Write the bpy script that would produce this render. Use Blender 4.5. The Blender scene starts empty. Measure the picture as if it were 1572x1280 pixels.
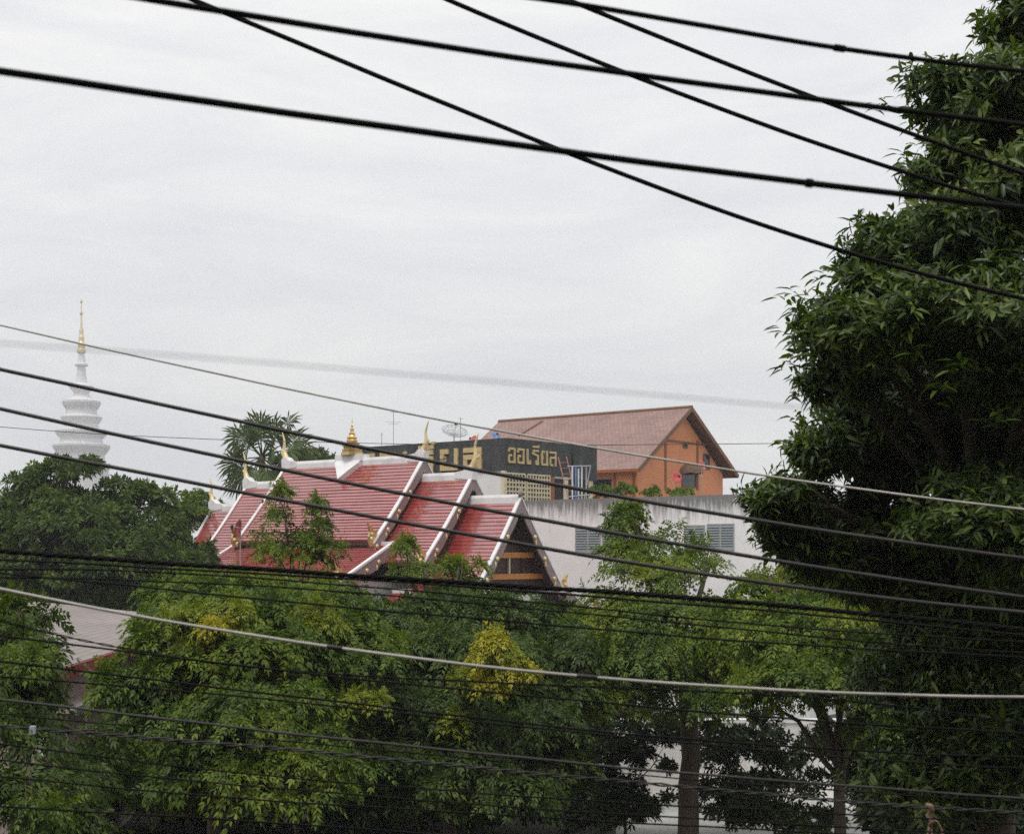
import bpy, math, random
import numpy as np
from mathutils import Vector, Matrix

SC = bpy.context.scene
COL = SC.collection
R = math.radians
rng = np.random.default_rng(7)
random.seed(7)

# ------------------------------------------------------------------ camera
F = 2183.0                 # focal length in pixels of the 1572 px wide photograph
CAMH = 8.0
cam = bpy.data.cameras.new('camera')
camo = bpy.data.objects.new('camera', cam)
COL.objects.link(camo)
camo.location = (0, 0, CAMH)
camo.rotation_euler = (R(90), 0, 0)
cam.sensor_width = 36
cam.lens = 36 * F / 1572
cam.shift_y = 210 / 1572
cam.clip_start = 0.05
cam.clip_end = 6000
cam.dof.use_dof = True
cam.dof.focus_distance = 32
cam.dof.aperture_fstop = 2.8
SC.camera = camo

# ------------------------------------------------------------------ sky, sun, exposure
SUN_EL, SUN_AZ = 66, 205      # compass-like: degrees clockwise from +Y
w = bpy.data.worlds.new('World')
SC.world = w
w.use_nodes = True
nt = w.node_tree
nt.nodes.clear()
def wn(t, **k):
    n = nt.nodes.new(t)
    for a, b in k.items():
        setattr(n, a, b)
    return n
out = wn('ShaderNodeOutputWorld')
bg = wn('ShaderNodeBackground')
sky = wn('ShaderNodeTexSky', sky_type='NISHITA', sun_disc=False)
sky.sun_elevation = R(SUN_EL)
sky.sun_rotation = R(SUN_AZ)
sky.dust_density = 3
tc = wn('ShaderNodeTexCoord')
mp = wn('ShaderNodeMapping')
mp.inputs['Rotation'].default_value = (0, R(14), R(20))
mp.inputs['Scale'].default_value = (1.7, 1.7, 7.0)
ns = wn('ShaderNodeTexNoise')
ns.inputs['Scale'].default_value = 2.3
ns.inputs['Detail'].default_value = 6
ns.inputs['Roughness'].default_value = 0.62
ns.inputs['Distortion'].default_value = 0.6
rp = wn('ShaderNodeValToRGB')
rp.color_ramp.elements[0].position = 0.30
rp.color_ramp.elements[0].color = (6.45, 6.58, 6.92, 1)
rp.color_ramp.elements[1].position = 0.68
rp.color_ramp.elements[1].color = (8.1, 8.05, 7.85, 1)
mix = wn('ShaderNodeMix', data_type='RGBA')
mix.inputs[0].default_value = 0.92          # closed cloud cover over the clear sky
L = nt.links.new
L(tc.outputs['Generated'], mp.inputs['Vector'])
L(mp.outputs['Vector'], ns.inputs['Vector'])
L(ns.outputs['Fac'], rp.inputs['Fac'])
L(sky.outputs['Color'], mix.inputs[6])
L(rp.outputs['Color'], mix.inputs[7])
L(mix.outputs[2], bg.inputs['Color'])
bg.inputs['Strength'].default_value = 0.10
L(bg.outputs['Background'], out.inputs['Surface'])

sun = bpy.data.lights.new('sun', 'SUN')
sun.energy = 1.5
sun.angle = R(24)
sun.color = (1.0, 0.97, 0.92)
suno = bpy.data.objects.new('sun', sun)
COL.objects.link(suno)
suno.rotation_euler = (R(90 - SUN_EL), 0, R(180 - SUN_AZ))
SC.view_settings.view_transform = 'Standard'
SC.view_settings.look = 'None'
SC.view_settings.exposure = 0.42
SC.view_settings.gamma = 1.0
SC.view_settings.use_curve_mapping = False
SC.render.engine = 'CYCLES'
SC.cycles.use_denoising = False
SC.cycles.max_bounces = 6
SC.cycles.transparent_max_bounces = 8
SC.cycles.volume_bounces = 0
SC.cycles.caustics_reflective = False
SC.cycles.caustics_refractive = False

# ------------------------------------------------------------------ helpers
def P(x, y, d):
    """photograph pixel at depth d -> world point"""
    return np.array([(x - 786) / F * d, d, CAMH + (850 - y) / F * d])

def tag(o, label=None, cat=None, group=None, kind=None):
    if label: o['label'] = label
    if cat: o['category'] = cat
    if group: o['group'] = group
    if kind: o['kind'] = kind
    return o

def empty(name, loc=(0, 0, 0), rz=0.0):
    o = bpy.data.objects.new(name, None)
    COL.objects.link(o)
    o.location = loc
    o.rotation_euler = (0, 0, rz)
    o.empty_display_size = 0.3
    return o

def link(name, me, parent=None, m=None):
    if m is not None and len(me.materials) == 0:
        me.materials.append(m)
    o = bpy.data.objects.new(name, me)
    COL.objects.link(o)
    if parent is not None:
        o.parent = parent
    return o

class MB:
    def __init__(s):
        s.v = []; s.f = []; s.smooth = False
    def add(s, vs, fs):
        b = len(s.v)
        s.v += [tuple(map(float, p)) for p in vs]
        s.f += [tuple(b + i for i in f) for f in fs]
        return s
    def box(s, x0, x1, y0, y1, z0, z1):
        return s.add([(x0,y0,z0),(x1,y0,z0),(x1,y1,z0),(x0,y1,z0),(x0,y0,z1),(x1,y0,z1),(x1,y1,z1),(x0,y1,z1)],
                     [(0,3,2,1),(4,5,6,7),(0,1,5,4),(1,2,6,5),(2,3,7,6),(3,0,4,7)])
    def bar(s, a, b, wx, wz, up=(0,0,1)):
        a = Vector(a); b = Vector(b); d = (b - a).normalized(); up = Vector(up)
        sx = d.cross(up)
        if sx.length < 1e-4: sx = d.cross(Vector((1,0,0)))
        sx.normalize(); sz = sx.cross(d).normalized()
        vs = []
        for p in (a, b):
            for i, j in ((-1,-1),(1,-1),(1,1),(-1,1)):
                vs.append(p + sx*(i*wx/2) + sz*(j*wz/2))
        return s.add(vs, [(0,1,2,3),(7,6,5,4),(0,4,5,1),(1,5,6,2),(2,6,7,3),(3,7,4,0)])
    def tube(s, pts, rad, n=8, flat=1.0, cap=True):
        pts = [Vector(p) for p in pts]
        if not hasattr(rad, '__len__'): rad = [rad]*len(pts)
        b = len(s.v)
        up = Vector((0,0,1)); prev = None
        for i, p in enumerate(pts):
            d = (pts[min(i+1, len(pts)-1)] - pts[max(i-1, 0)]).normalized()
            if prev is None:
                sx = d.cross(up)
                if sx.length < 1e-3: sx = Vector((1,0,0))
            else:
                sx = prev - d * prev.dot(d)
            sx.normalize(); prev = sx
            sy = d.cross(sx)
            for k in range(n):
                a = 2*math.pi*k/n
                s.v.append(tuple(p + sx*(math.cos(a)*rad[i]*flat) + sy*(math.sin(a)*rad[i])))
        for i in range(len(pts)-1):
            for k in range(n):
                k2 = (k+1) % n
                s.f.append((b+i*n+k, b+i*n+k2, b+(i+1)*n+k2, b+(i+1)*n+k))
        if cap:
            s.f.append(tuple(b+k for k in range(n))[::-1])
            e = b+(len(pts)-1)*n
            s.f.append(tuple(e+k for k in range(n)))
        return s
    def lathe(s, prof, n=16, c=(0,0,0), rot=0.0):
        b = len(s.v)
        for r, z in prof:
            for k in range(n):
                a = 2*math.pi*k/n + rot
                s.v.append((c[0]+r*math.cos(a), c[1]+r*math.sin(a), c[2]+z))
        for i in range(len(prof)-1):
            for k in range(n):
                k2 = (k+1) % n
                s.f.append((b+i*n+k, b+i*n+k2, b+(i+1)*n+k2, b+(i+1)*n+k))
        s.f.append(tuple(b+k for k in range(n))[::-1])
        e = b+(len(prof)-1)*n
        s.f.append(tuple(e+k for k in range(n)))
        return s
    def prism(s, poly, axis, a0, a1):
        """poly: 2-D outline, extruded along axis 'x' or 'y' from a0 to a1"""
        n = len(poly)
        def q(p, a): return (a, p[0], p[1]) if axis == 'x' else (p[0], a, p[1])
        vs = [q(p, a0) for p in poly] + [q(p, a1) for p in poly]
        fs = [tuple(range(n)), tuple(range(2*n-1, n-1, -1))]
        fs += [(i, (i+1) % n, n+(i+1) % n, n+i) for i in range(n)]
        return s.add(vs, fs)
    def mesh(s, name, m):
        me = bpy.data.meshes.new(name)
        me.from_pydata(s.v, [], s.f)
        me.materials.append(m)
        if s.smooth:
            me.polygons.foreach_set('use_smooth', [True]*len(me.polygons))
        me.update()
        return me
    def build(s, name, m, parent=None):
        return link(name, s.mesh(name, m), parent)

def npmesh(name, V, T, m, smooth=False):
    """vertices (n,3), triangles (k,3)"""
    V = np.asarray(V, np.float32); T = np.asarray(T, np.int32)
    me = bpy.data.meshes.new(name)
    me.vertices.add(len(V)); me.vertices.foreach_set('co', V.ravel())
    me.loops.add(T.size); me.loops.foreach_set('vertex_index', T.ravel())
    me.polygons.add(len(T))
    me.polygons.foreach_set('loop_start', np.arange(0, T.size, 3, dtype=np.int32))
    if smooth:
        me.polygons.foreach_set('use_smooth', np.ones(len(T), bool))
    me.update(calc_edges=True)
    me.materials.append(m)
    return me

# ------------------------------------------------------------------ materials
def mat(name, c, rough=0.6, var=0.15, scale=3.0, spec=0.5, metal=0.0, bump=0.0, bscale=40.0, ior=None, stretch=(1,1,1), dirt=None, dirt_amt=0.5, coat=0.0):
    m = bpy.data.materials.new(name); m.use_nodes = True
    t = m.node_tree; b = t.nodes['Principled BSDF']
    b.inputs['Roughness'].default_value = rough
    b.inputs['Metallic'].default_value = metal
    b.inputs['Specular IOR Level'].default_value = spec
    b.inputs['Coat Weight'].default_value = coat
    if ior: b.inputs['IOR'].default_value = ior
    co = t.nodes.new('ShaderNodeTexCoord'); ma = t.nodes.new('ShaderNodeMapping')
    ma.inputs['Scale'].default_value = stretch
    n = t.nodes.new('ShaderNodeTexNoise'); n.inputs['Scale'].default_value = scale; n.inputs['Detail'].default_value = 8; n.inputs['Roughness'].default_value = 0.65
    r = t.nodes.new('ShaderNodeValToRGB')
    r.color_ramp.elements[0].position = 0.3; r.color_ramp.elements[1].position = 0.7
    r.color_ramp.elements[0].color = [x*(1-var) for x in c] + [1]
    r.color_ramp.elements[1].color = [min(1, x*(1+var)) for x in c] + [1]
    l = t.links.new
    l(co.outputs['Object'], ma.inputs['Vector']); l(ma.outputs['Vector'], n.inputs['Vector']); l(n.outputs['Fac'], r.inputs['Fac'])
    last = r.outputs['Color']
    if dirt:
        n2 = t.nodes.new('ShaderNodeTexNoise'); n2.inputs['Scale'].default_value = scale*0.35; n2.inputs['Detail'].default_value = 10; n2.inputs['Roughness'].default_value = 0.7
        l(ma.outputs['Vector'], n2.inputs['Vector'])
        r2 = t.nodes.new('ShaderNodeValToRGB'); r2.color_ramp.elements[0].position = 0.48; r2.color_ramp.elements[1].position = 0.75
        r2.color_ramp.elements[0].color = (0,0,0,1); r2.color_ramp.elements[1].color = (dirt_amt,)*3 + (1,)
        l(n2.outputs['Fac'], r2.inputs['Fac'])
        mx = t.nodes.new('ShaderNodeMix'); mx.data_type = 'RGBA'
        l(r2.outputs['Color'], mx.inputs[0]); l(last, mx.inputs[6]); mx.inputs[7].default_value = tuple(dirt) + (1,)
        last = mx.outputs[2]
    l(last, b.inputs['Base Color'])
    if bump:
        n3 = t.nodes.new('ShaderNodeTexNoise'); n3.inputs['Scale'].default_value = bscale; n3.inputs['Detail'].default_value = 4
        l(ma.outputs['Vector'], n3.inputs['Vector'])
        bp = t.nodes.new('ShaderNodeBump'); bp.inputs['Strength'].default_value = bump; bp.inputs['Distance'].default_value = 0.02
        l(n3.outputs['Fac'], bp.inputs['Height']); l(bp.outputs['Normal'], b.inputs['Normal'])
    return m

def leafmat(name, cols, rough=0.42, trans=0.22, spec=0.5, clump=0.35, cscale=1.2):
    """cols: list of linear greens, picked at random leaf by leaf; larger patches vary with noise"""
    m = bpy.data.materials.new(name); m.use_nodes = True
    t = m.node_tree; t.nodes.clear(); l = t.links.new
    o = t.nodes.new('ShaderNodeOutputMaterial'); b = t.nodes.new('ShaderNodeBsdfPrincipled')
    b.inputs['Roughness'].default_value = rough; b.inputs['Specular IOR Level'].default_value = spec
    g = t.nodes.new('ShaderNodeNewGeometry'); r = t.nodes.new('ShaderNodeValToRGB'); r.color_ramp.interpolation = 'LINEAR'
    els = r.color_ramp.elements
    while len(els) < len(cols): els.new(0.5)
    for i, c in enumerate(cols):
        els[i].position = i/(len(cols)-1); els[i].color = tuple(c) + (1,)
    co = t.nodes.new('ShaderNodeTexCoord'); n = t.nodes.new('ShaderNodeTexNoise'); n.inputs['Scale'].default_value = cscale; n.inputs['Detail'].default_value = 3
    l(co.outputs['Object'], n.inputs['Vector'])
    # leaf = random-per-leaf mixed with patch noise
    mm = t.nodes.new('ShaderNodeMath'); mm.operation = 'MULTIPLY'; mm.inputs[1].default_value = 1-clump
    l(g.outputs['Random Per Island'], mm.inputs[0])
    mr = t.nodes.new('ShaderNodeMapRange'); mr.inputs[1].default_value = 0.3; mr.inputs[2].default_value = 0.7; mr.inputs[3].default_value = 0; mr.inputs[4].default_value = clump
    l(n.outputs['Fac'], mr.inputs[0])
    ad = t.nodes.new('ShaderNodeMath'); ad.operation = 'ADD'
    l(mm.outputs[0], ad.inputs[0]); l(mr.outputs[0], ad.inputs[1]); l(ad.outputs[0], r.inputs['Fac'])
    l(r.outputs['Color'], b.inputs['Base Color'])
    tr = t.nodes.new('ShaderNodeBsdfTranslucent')
    hs = t.nodes.new('ShaderNodeHueSaturation'); hs.inputs['Saturation'].default_value = 1.15; hs.inputs['Value'].default_value = 1.5
    l(r.outputs['Color'], hs.inputs['Color']); l(hs.outputs['Color'], tr.inputs['Color'])
    mx = t.nodes.new('ShaderNodeMixShader'); mx.inputs[0].default_value = trans
    l(b.outputs[0], mx.inputs[1]); l(tr.outputs[0], mx.inputs[2]); l(mx.outputs[0], o.inputs['Surface'])
    return m

M = {}
M['tile'] = mat('glazed_red_tile', (0.30, 0.040, 0.034), 0.15, 0.25, 2.2, ior=2.9, bump=0.06, bscale=9, dirt=(0.30, 0.13, 0.125), dirt_amt=0.65)
M['white'] = mat('white_cement', (0.78, 0.77, 0.77), 0.6, 0.06, 3, dirt=(0.33, 0.31, 0.29), dirt_amt=0.6)
M['lilac'] = mat('faded_mauve_board', (0.27, 0.20, 0.20), 0.6, 0.15, 4, dirt=(0.2, 0.15, 0.14), dirt_amt=0.5)
M['soffit'] = mat('dark_red_timber', (0.06, 0.022, 0.016), 0.6, 0.3, 3)
M['gold'] = mat('gold_leaf', (0.70, 0.50, 0.22), 0.34, 0.2, 6, metal=0.85, dirt=(0.25, 0.14, 0.05), dirt_amt=0.6)
M['palegold'] = mat('worn_pale_gold', (0.74, 0.58, 0.30), 0.42, 0.15, 5, metal=0.45)
M['orangewood'] = mat('orange_varnished_beam', (0.55, 0.20, 0.04), 0.4, 0.2, 4)
M['darkred'] = mat('dark_red_pediment', (0.042, 0.012, 0.009), 0.5, 0.35, 3)
M['templewall'] = mat('temple_whitewash', (0.76, 0.74, 0.71), 0.7, 0.1, 2)
M['black'] = mat('blackened_sign_panel', (0.035, 0.037, 0.039), 0.75, 0.35, 2.5, dirt=(0.13, 0.13, 0.125), dirt_amt=0.6, stretch=(1, 1, 0.5))
M['yellow'] = mat('weathered_yellow_letters', (0.56, 0.43, 0.21), 0.6, 0.15, 4, dirt=(0.28, 0.22, 0.13), dirt_amt=0.55)
M['cream'] = mat('cream_vent_block', (0.66, 0.58, 0.40), 0.7, 0.12, 5, dirt=(0.35, 0.3, 0.22), dirt_amt=0.4)
M['orange'] = mat('orange_render_wall', (0.80, 0.32, 0.15), 0.75, 0.08, 1.5, dirt=(0.62, 0.23, 0.11), dirt_amt=0.4, bump=0.1)
M['orangedark'] = mat('orange_trim', (0.30, 0.10, 0.045), 0.7, 0.15, 3)
M['fascia'] = mat('tan_timber_fascia', (0.19, 0.10, 0.055), 0.6, 0.2, 4)
M['glass'] = mat('dark_glass', (0.025, 0.03, 0.035), 0.12, 0.2, 2, spec=0.6)
M['louvre'] = mat('grey_glass_louvre', (0.20, 0.23, 0.24), 0.25, 0.15, 6, spec=0.7)
M['frame'] = mat('grey_window_frame', (0.36, 0.36, 0.35), 0.5, 0.1, 5)
M['dark'] = mat('dark_interior', (0.02, 0.018, 0.017), 0.8, 0.2, 2)
M['metal'] = mat('grey_galvanised_metal', (0.38, 0.39, 0.40), 0.4, 0.15, 8, metal=0.6)
M['rust'] = mat('rusty_red_steel', (0.30, 0.13, 0.10), 0.6, 0.3, 7)
M['blue'] = mat('blue_plastic', (0.12, 0.22, 0.45), 0.45, 0.1, 5)
M['pvc'] = mat('pale_plastic_pipe', (0.62, 0.66, 0.68), 0.4, 0.1, 5)
M['reddish'] = mat('red_dish_paint', (0.62, 0.09, 0.085), 0.4, 0.1, 5)
M['maroon'] = mat('dark_red_dish_paint', (0.20, 0.018, 0.02), 0.45, 0.1, 5)
M['thatch'] = mat('brown_thatch', (0.16, 0.10, 0.06), 0.9, 0.4, 10, bump=0.6, bscale=30)
M['bark'] = mat('grey_brown_bark', (0.085, 0.062, 0.045), 0.9, 0.4, 6, bump=0.6, bscale=18, stretch=(1, 1, 0.3))
M['cable'] = mat('black_cable_sheath', (0.009, 0.0085, 0.0085), 0.75, 0.2, 5, spec=0.15)
M['cablegrey'] = mat('grey_weathered_cable', (0.05, 0.048, 0.047), 0.55, 0.25, 5, spec=0.35)
M['cablepale'] = mat('pale_dusty_cable', (0.52, 0.50, 0.46), 0.5, 0.25, 3)
M['rope'] = mat('frayed_tan_rope', (0.34, 0.22, 0.16), 0.85, 0.3, 30, bump=0.5, bscale=80)
M['ground'] = mat('dark_soil_and_grass', (0.045, 0.05, 0.028), 0.95, 0.4, 0.6)
M['concrete'] = mat('pale_concrete_yard', (0.55, 0.54, 0.51), 0.85, 0.12, 0.7, dirt=(0.36, 0.35, 0.32), dirt_amt=0.5)
M['chedi'] = mat('white_chedi_lime', (0.70, 0.685, 0.70), 0.7, 0.04, 0.3)
M['redfascia'] = mat('red_painted_fascia', (0.30, 0.04, 0.035), 0.55, 0.2, 4)
M['pinkwall'] = mat('pinkish_plaster', (0.40, 0.30, 0.28), 0.8, 0.15, 2)

def wallstain():
    m = mat('white_rendered_wall', (0.82, 0.815, 0.81), 0.8, 0.07, 0.8, bump=0.1)
    t = m.node_tree; l = t.links.new; b = t.nodes['Principled BSDF']
    src = b.inputs['Base Color'].links[0].from_socket
    co = t.nodes.new('ShaderNodeTexCoord'); sp = t.nodes.new('ShaderNodeSeparateXYZ'); l(co.outputs['Object'], sp.inputs[0])
    # black algae runs that start at the coping and thin out downwards
    mr = t.nodes.new('ShaderNodeMapRange'); mr.inputs[1].default_value = 8.2; mr.inputs[2].default_value = 11.05; l(sp.outputs['Z'], mr.inputs[0])
    pw = t.nodes.new('ShaderNodeMath'); pw.operation = 'POWER'; pw.inputs[1].default_value = 2.2; l(mr.outputs[0], pw.inputs[0])
    ma = t.nodes.new('ShaderNodeMapping'); ma.inputs['Scale'].default_value = (3.2, 3.2, 0.28); l(co.outputs['Object'], ma.inputs['Vector'])
    n = t.nodes.new('ShaderNodeTexNoise'); n.inputs['Scale'].default_value = 1.6; n.inputs['Detail'].default_value = 7; n.inputs['Roughness'].default_value = 0.7; l(ma.outputs['Vector'], n.inputs['Vector'])
    ad = t.nodes.new('ShaderNodeMath'); ad.operation = 'MULTIPLY_ADD'; ad.inputs[1].default_value = 0.50; l(pw.outputs[0], ad.inputs[0]); l(n.outputs['Fac'], ad.inputs[2])
    r = t.nodes.new('ShaderNodeValToRGB'); r.color_ramp.elements[0].position = 0.62; r.color_ramp.elements[1].position = 0.88
    r.color_ramp.elements[0].color = (0, 0, 0, 1); r.color_ramp.elements[1].color = (0.85, 0.85, 0.85, 1); l(ad.outputs[0], r.inputs['Fac'])
    mx = t.nodes.new('ShaderNodeMix'); mx.data_type = 'RGBA'; mx.inputs[7].default_value = (0.085, 0.085, 0.08, 1)
    l(r.outputs['Color'], mx.inputs[0]); l(src, mx.inputs[6]); l(mx.outputs[2], b.inputs['Base Color'])
    return m
M['wall'] = wallstain()
M['plainwall'] = mat('plain_white_render', (0.72, 0.715, 0.71), 0.8, 0.08, 0.8, bump=0.1, dirt=(0.4, 0.39, 0.38), dirt_amt=0.35, stretch=(1, 1, 0.4))

def shingle(name, c1, c2, course=0.28, wid=0.35):
    """fine shingle courses, too small to tell apart: colour and relief from a brick texture in the roof's own UV"""
    m = bpy.data.materials.new(name); m.use_nodes = True
    t = m.node_tree; b = t.nodes['Principled BSDF']; l = t.links.new
    b.inputs['Roughness'].default_value = 0.7
    uv = t.nodes.new('ShaderNodeUVMap')
    br = t.nodes.new('ShaderNodeTexBrick'); br.inputs['Scale'].default_value = 1.0
    br.inputs['Color1'].default_value = tuple(c1)+(1,); br.inputs['Color2'].default_value = tuple(c2)+(1,)
    br.inputs['Mortar'].default_value = tuple(x*0.6 for x in c1)+(1,)
    br.inputs['Mortar Size'].default_value = 0.018; br.inputs['Brick Width'].default_value = wid; br.inputs['Row Height'].default_value = course
    n = t.nodes.new('ShaderNodeTexNoise'); n.inputs['Scale'].default_value = 0.5; n.inputs['Detail'].default_value = 8
    l(uv.outputs[0], br.inputs['Vector']); l(uv.outputs[0], n.inputs['Vector'])
    mx = t.nodes.new('ShaderNodeMix'); mx.data_type = 'RGBA'; mx.blend_type = 'OVERLAY'; mx.inputs[0].default_value = 0.35
    l(br.outputs['Color'], mx.inputs[6]); l(n.outputs['Fac'], mx.inputs[7]); l(mx.outputs[2], b.inputs['Base Color'])
    bp = t.nodes.new('ShaderNodeBump'); bp.inputs['Strength'].default_value = 0.5; bp.inputs['Distance'].default_value = 0.03
    l(br.outputs['Fac'], bp.inputs['Height']); bp.invert = True; l(bp.outputs['Normal'], b.inputs['Normal'])
    return m
M['shingle'] = shingle('brown_shingle_roof', (0.255, 0.155, 0.135), (0.31, 0.195, 0.17))
M['greyroof'] = shingle('grey_pink_tile_roof', (0.25, 0.215, 0.20), (0.30, 0.255, 0.24))

def uvquads(o):
    """planar UV per face: u along the first edge, v up the slope, in metres"""
    me = o.data; uv = me.uv_layers.new(name='UVMap')
    for p in me.polygons:
        vs = [me.vertices[i].co for i in p.vertices]
        e = (vs[1]-vs[0]).normalized(); n = p.normal; g = n.cross(e)
        for li in p.loop_indices:
            c = me.vertices[me.loops[li].vertex_index].co
            uv.data[li].uv = (c.dot(e), c.dot(g))

# ------------------------------------------------------------------ ground
g = MB().add([(-1300,-200,0),(1300,-200,0),(1300,1500,0),(-1300,1500,0)], [(0,1,2,3)]).build('ground', M['ground'])
tag(g, 'dark soil and grass under the trees', kind='structure')
y = MB().add([(2.5,34,.004),(16,34,.004),(19,62,.004),(4.5,62,.004)], [(0,1,2,3)]).build('concrete_yard', M['concrete'])
tag(y, 'pale concrete yard seen through the lower leaves', kind='structure')


# ------------------------------------------------------------------ unseen house behind the viewing balcony, added and sized to block light on near trees
VB = empty('light_blocking_house', (0, -3.2, 0)); tag(VB, 'unseen concrete shophouse behind the viewing balcony, added to block light on the near trees', kind='structure')
MB().box(-24, 24, -12, 0, 0, 30).build('wall', M['pinkwall'], VB)
for z_ in (3.0, 6.3, 9.7, 13.1, 16.5):
    MB().box(-24, 24, 0, 2.9, z_, z_+.18).build('balcony_slab', M['concrete'], VB)
for i in range(-5, 6):
    for z_ in (3.2, 6.5, 9.9, 13.3):
        MB().box(i*4.2-1.0, i*4.2+1.0, .0, .04, z_, z_+2.3).build('door', M['glass'], VB)

# ------------------------------------------------------------------ temple
ANG = math.atan2(-0.626, 0.78)         # all buildings stand on one street grid
T = empty('temple_hall', (-4.36, 70, 0), ANG)
tag(T, 'temple hall with tiered red tiled roofs, white ridges and gold horned finials', 'temple')
K = 1.19                                # roof pitch (drop per metre)
ZR = [12.70, 11.73, 10.58]              # ridge heights of the three tiers

def roofz(zr, d, dm, k=K, c=0.13):
    t = d/dm
    return zr - k*d - c*math.sin(math.pi*min(t, 1.0))

course_count = 0
def slope_courses(parent, s0, s1, zr, dm, side, d0=0.12, k=K, step=0.131, c=0.13):
    """overlapping tile courses of one roof slope"""
    d = d0; i = 0
    while d < dm - 1e-3:
        e = min(d+step, dm)
        za, zb = roofz(zr, d, dm, k, c), roofz(zr, e, dm, k, c)
        jit = random.uniform(-.006, .006)
        lip = 0.062 + jit
        nseg = max(2, int((s1-s0)/0.9))
        vs, fs = [], []
        for q in range(nseg+1):
            s = s0 + (s1-s0)*q/nseg
            w_ = random.uniform(-.007, .007)
            vs += [(s, side*d, za+0.012), (s, side*(e+0.02), zb+lip-0.02+w_), (s, side*(e+0.015), zb-0.03)]
        for q in range(nseg):
            a = q*3; b2 = a+3
            fs += [(a, b2, b2+1, a+1), (a+1, b2+1, b2+2, a+2)]
        MB().add(vs, fs).build('tile_course', M['tile'], parent)
        d = e; i += 1

def horn(parent, s, z, out, h=1.9, m=None, lean=1.0):
    """slender curved ridge-end finial with a swelling breast"""
    b = MB(); b.smooth = True
    prof = [(-.30,-.10,.10),(-.12,.10,.17),(.02,.30,.17),(.10,.52,.14),(.16,.72,.105),(.155,.92,.085),(.12,1.10,.07),(.13,1.30,.058),(.20,1.52,.044),(.29,1.74,.028),(.36,1.93,.006)]
    f = h/1.93
    b.tube([(s+out*lean*p[0]*f, 0, z+p[1]*f) for p in prof], [p[2]*f*1.2 for p in prof], 8, flat=0.8)
    # beak-like breast tip
    b.tube([(s+out*lean*.20*f, 0, z+.62*f), (s+out*lean*.33*f, 0, z+.72*f), (s+out*lean*.37*f, 0, z+.86*f)], [.07*f,.05*f,.006*f], 6)
    return b.build('ridge_horn', m or M['palegold'], parent)

def flame(parent, s, d, z, out, side, h=1.0):
    """gold curled tail finial at the foot of a bargeboard"""
    b = MB()
    pts = [(0,0),(.18,-.10),(.42,-.05),(.58,.16),(.60,.42),(.52,.66),(.56,.86),(.70,1.05),(.42,.98),(.28,.80),(.30,.58),(.22,.72),(.05,.74),(-.06,.60),(.02,.46),(.14,.40),(.02,.30),(-.08,.16)]
    poly = [(side*(d + p[0]*h*0.8), z + p[1]*h) for p in pts]
    b.prism(poly, 'x', s-.07, s+.07)
    o = b.build('tail_finial', M['gold'], parent)
    for cx, cz, r in ((.22,.12,.13),(.42,.32,.11),(.40,.55,.08)):
        q = MB(); q.smooth = True
        q.tube([(s-.12, side*(d+cx*h*.8), z+cz*h), (s+.12, side*(d+cx*h*.8), z+cz*h)], r*h, 10)
        q.build('boss', M['palegold'], o)
    return o

ROS = None
def rosette(parent, s, yy, z, out):
    b = MB(); b.smooth = True
    b.tube([(s, yy, z), (s+out*.05, yy, z), (s+out*.075, yy, z)], [.12,.10,.04], 10)
    b.build('rosette', M['palegold'], parent)

def bargeboards(parent, s, zr, dm, out, k=K, d0=0.0, c=0.13, ornaments=True, foot=True, far=True):
    for side in ((-1, 1) if far else (-1,)):
        n = 10
        ds = [d0 + (dm+.12-d0)*i/n for i in range(n+1)]
        zs = [roofz(zr, d, dm, k, c) for d in ds]
        cap = MB()      # white raised coping along the verge
        for i in range(n):
            cap.add([(s-out*.10, side*ds[i], zs[i]+.0), (s+out*.10, side*ds[i], zs[i]+.0), (s+out*.10, side*ds[i], zs[i]+.11), (s-out*.10, side*ds[i], zs[i]+.11),
                     (s-out*.10, side*ds[i+1], zs[i+1]), (s+out*.10, side*ds[i+1], zs[i+1]), (s+out*.10, side*ds[i+1], zs[i+1]+.11), (s-out*.10, side*ds[i+1], zs[i+1]+.11)],
                    [(3,2,6,7),(2,1,5,6),(0,3,7,4),(1,0,4,5)] + ([(0,1,2,3)] if i == 0 else []) + ([(4,7,6,5)] if i == n-1 else []))
        cap.build('verge_coping', M['white'], parent)
        # mauve board with scalloped lower edge hanging under the coping
        low = []
        m_ = 40
        for i in range(m_+1):
            d = ds[0] + (ds[-1]-ds[0])*i/m_
            t = i/m_
            scal = 0.10*abs(math.sin(t*math.pi*4))
            low.append((side*d, roofz(zr, d, dm, k, c) - 0.50 - scal - .10*t))
        up = [(side*d, z-.004) for d, z in zip(ds, zs)]
        if d0 < 0.05: low[0] = (0, zr-0.75)
        bd = MB().prism(up + low[::-1], 'x', s+out*.0, s+out*.075).build('bargeboard', M['lilac'], parent)
        if ornaments:
            for t in (.30, .52, .74, .95):
                d = ds[0] + (ds[-1]-ds[0])*t
                rosette(bd, s+out*.077, side*d, roofz(zr, d, dm, k, c)-.33, out)
                q = MB(); q.smooth = True
                zz = roofz(zr, d, dm, k, c)-.50
                q.lathe([(.02,-.24),(.06,-.18),(.075,-.08),(.05,.04),(.02,.08)], 8, (s+out*.04, side*(d+.10), zz))
                q.build('drop_pendant', M['palegold'], bd)
        if foot:
            flame(parent, s-out*.05, ds[-1]-.22, zs[-1]-.10, out, side)

def ridge(parent, s0, s1, zr, name='ridge_cap'):
    b = MB()
    prof = [(-.17,-.24),(-.17,.06),(-.12,.20),(.12,.20),(.17,.06),(.17,-.24)]
    b.prism([(p[0], zr+p[1]) for p in prof], 'x', s0, s1)
    b.build(name, M['white'], parent)

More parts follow.
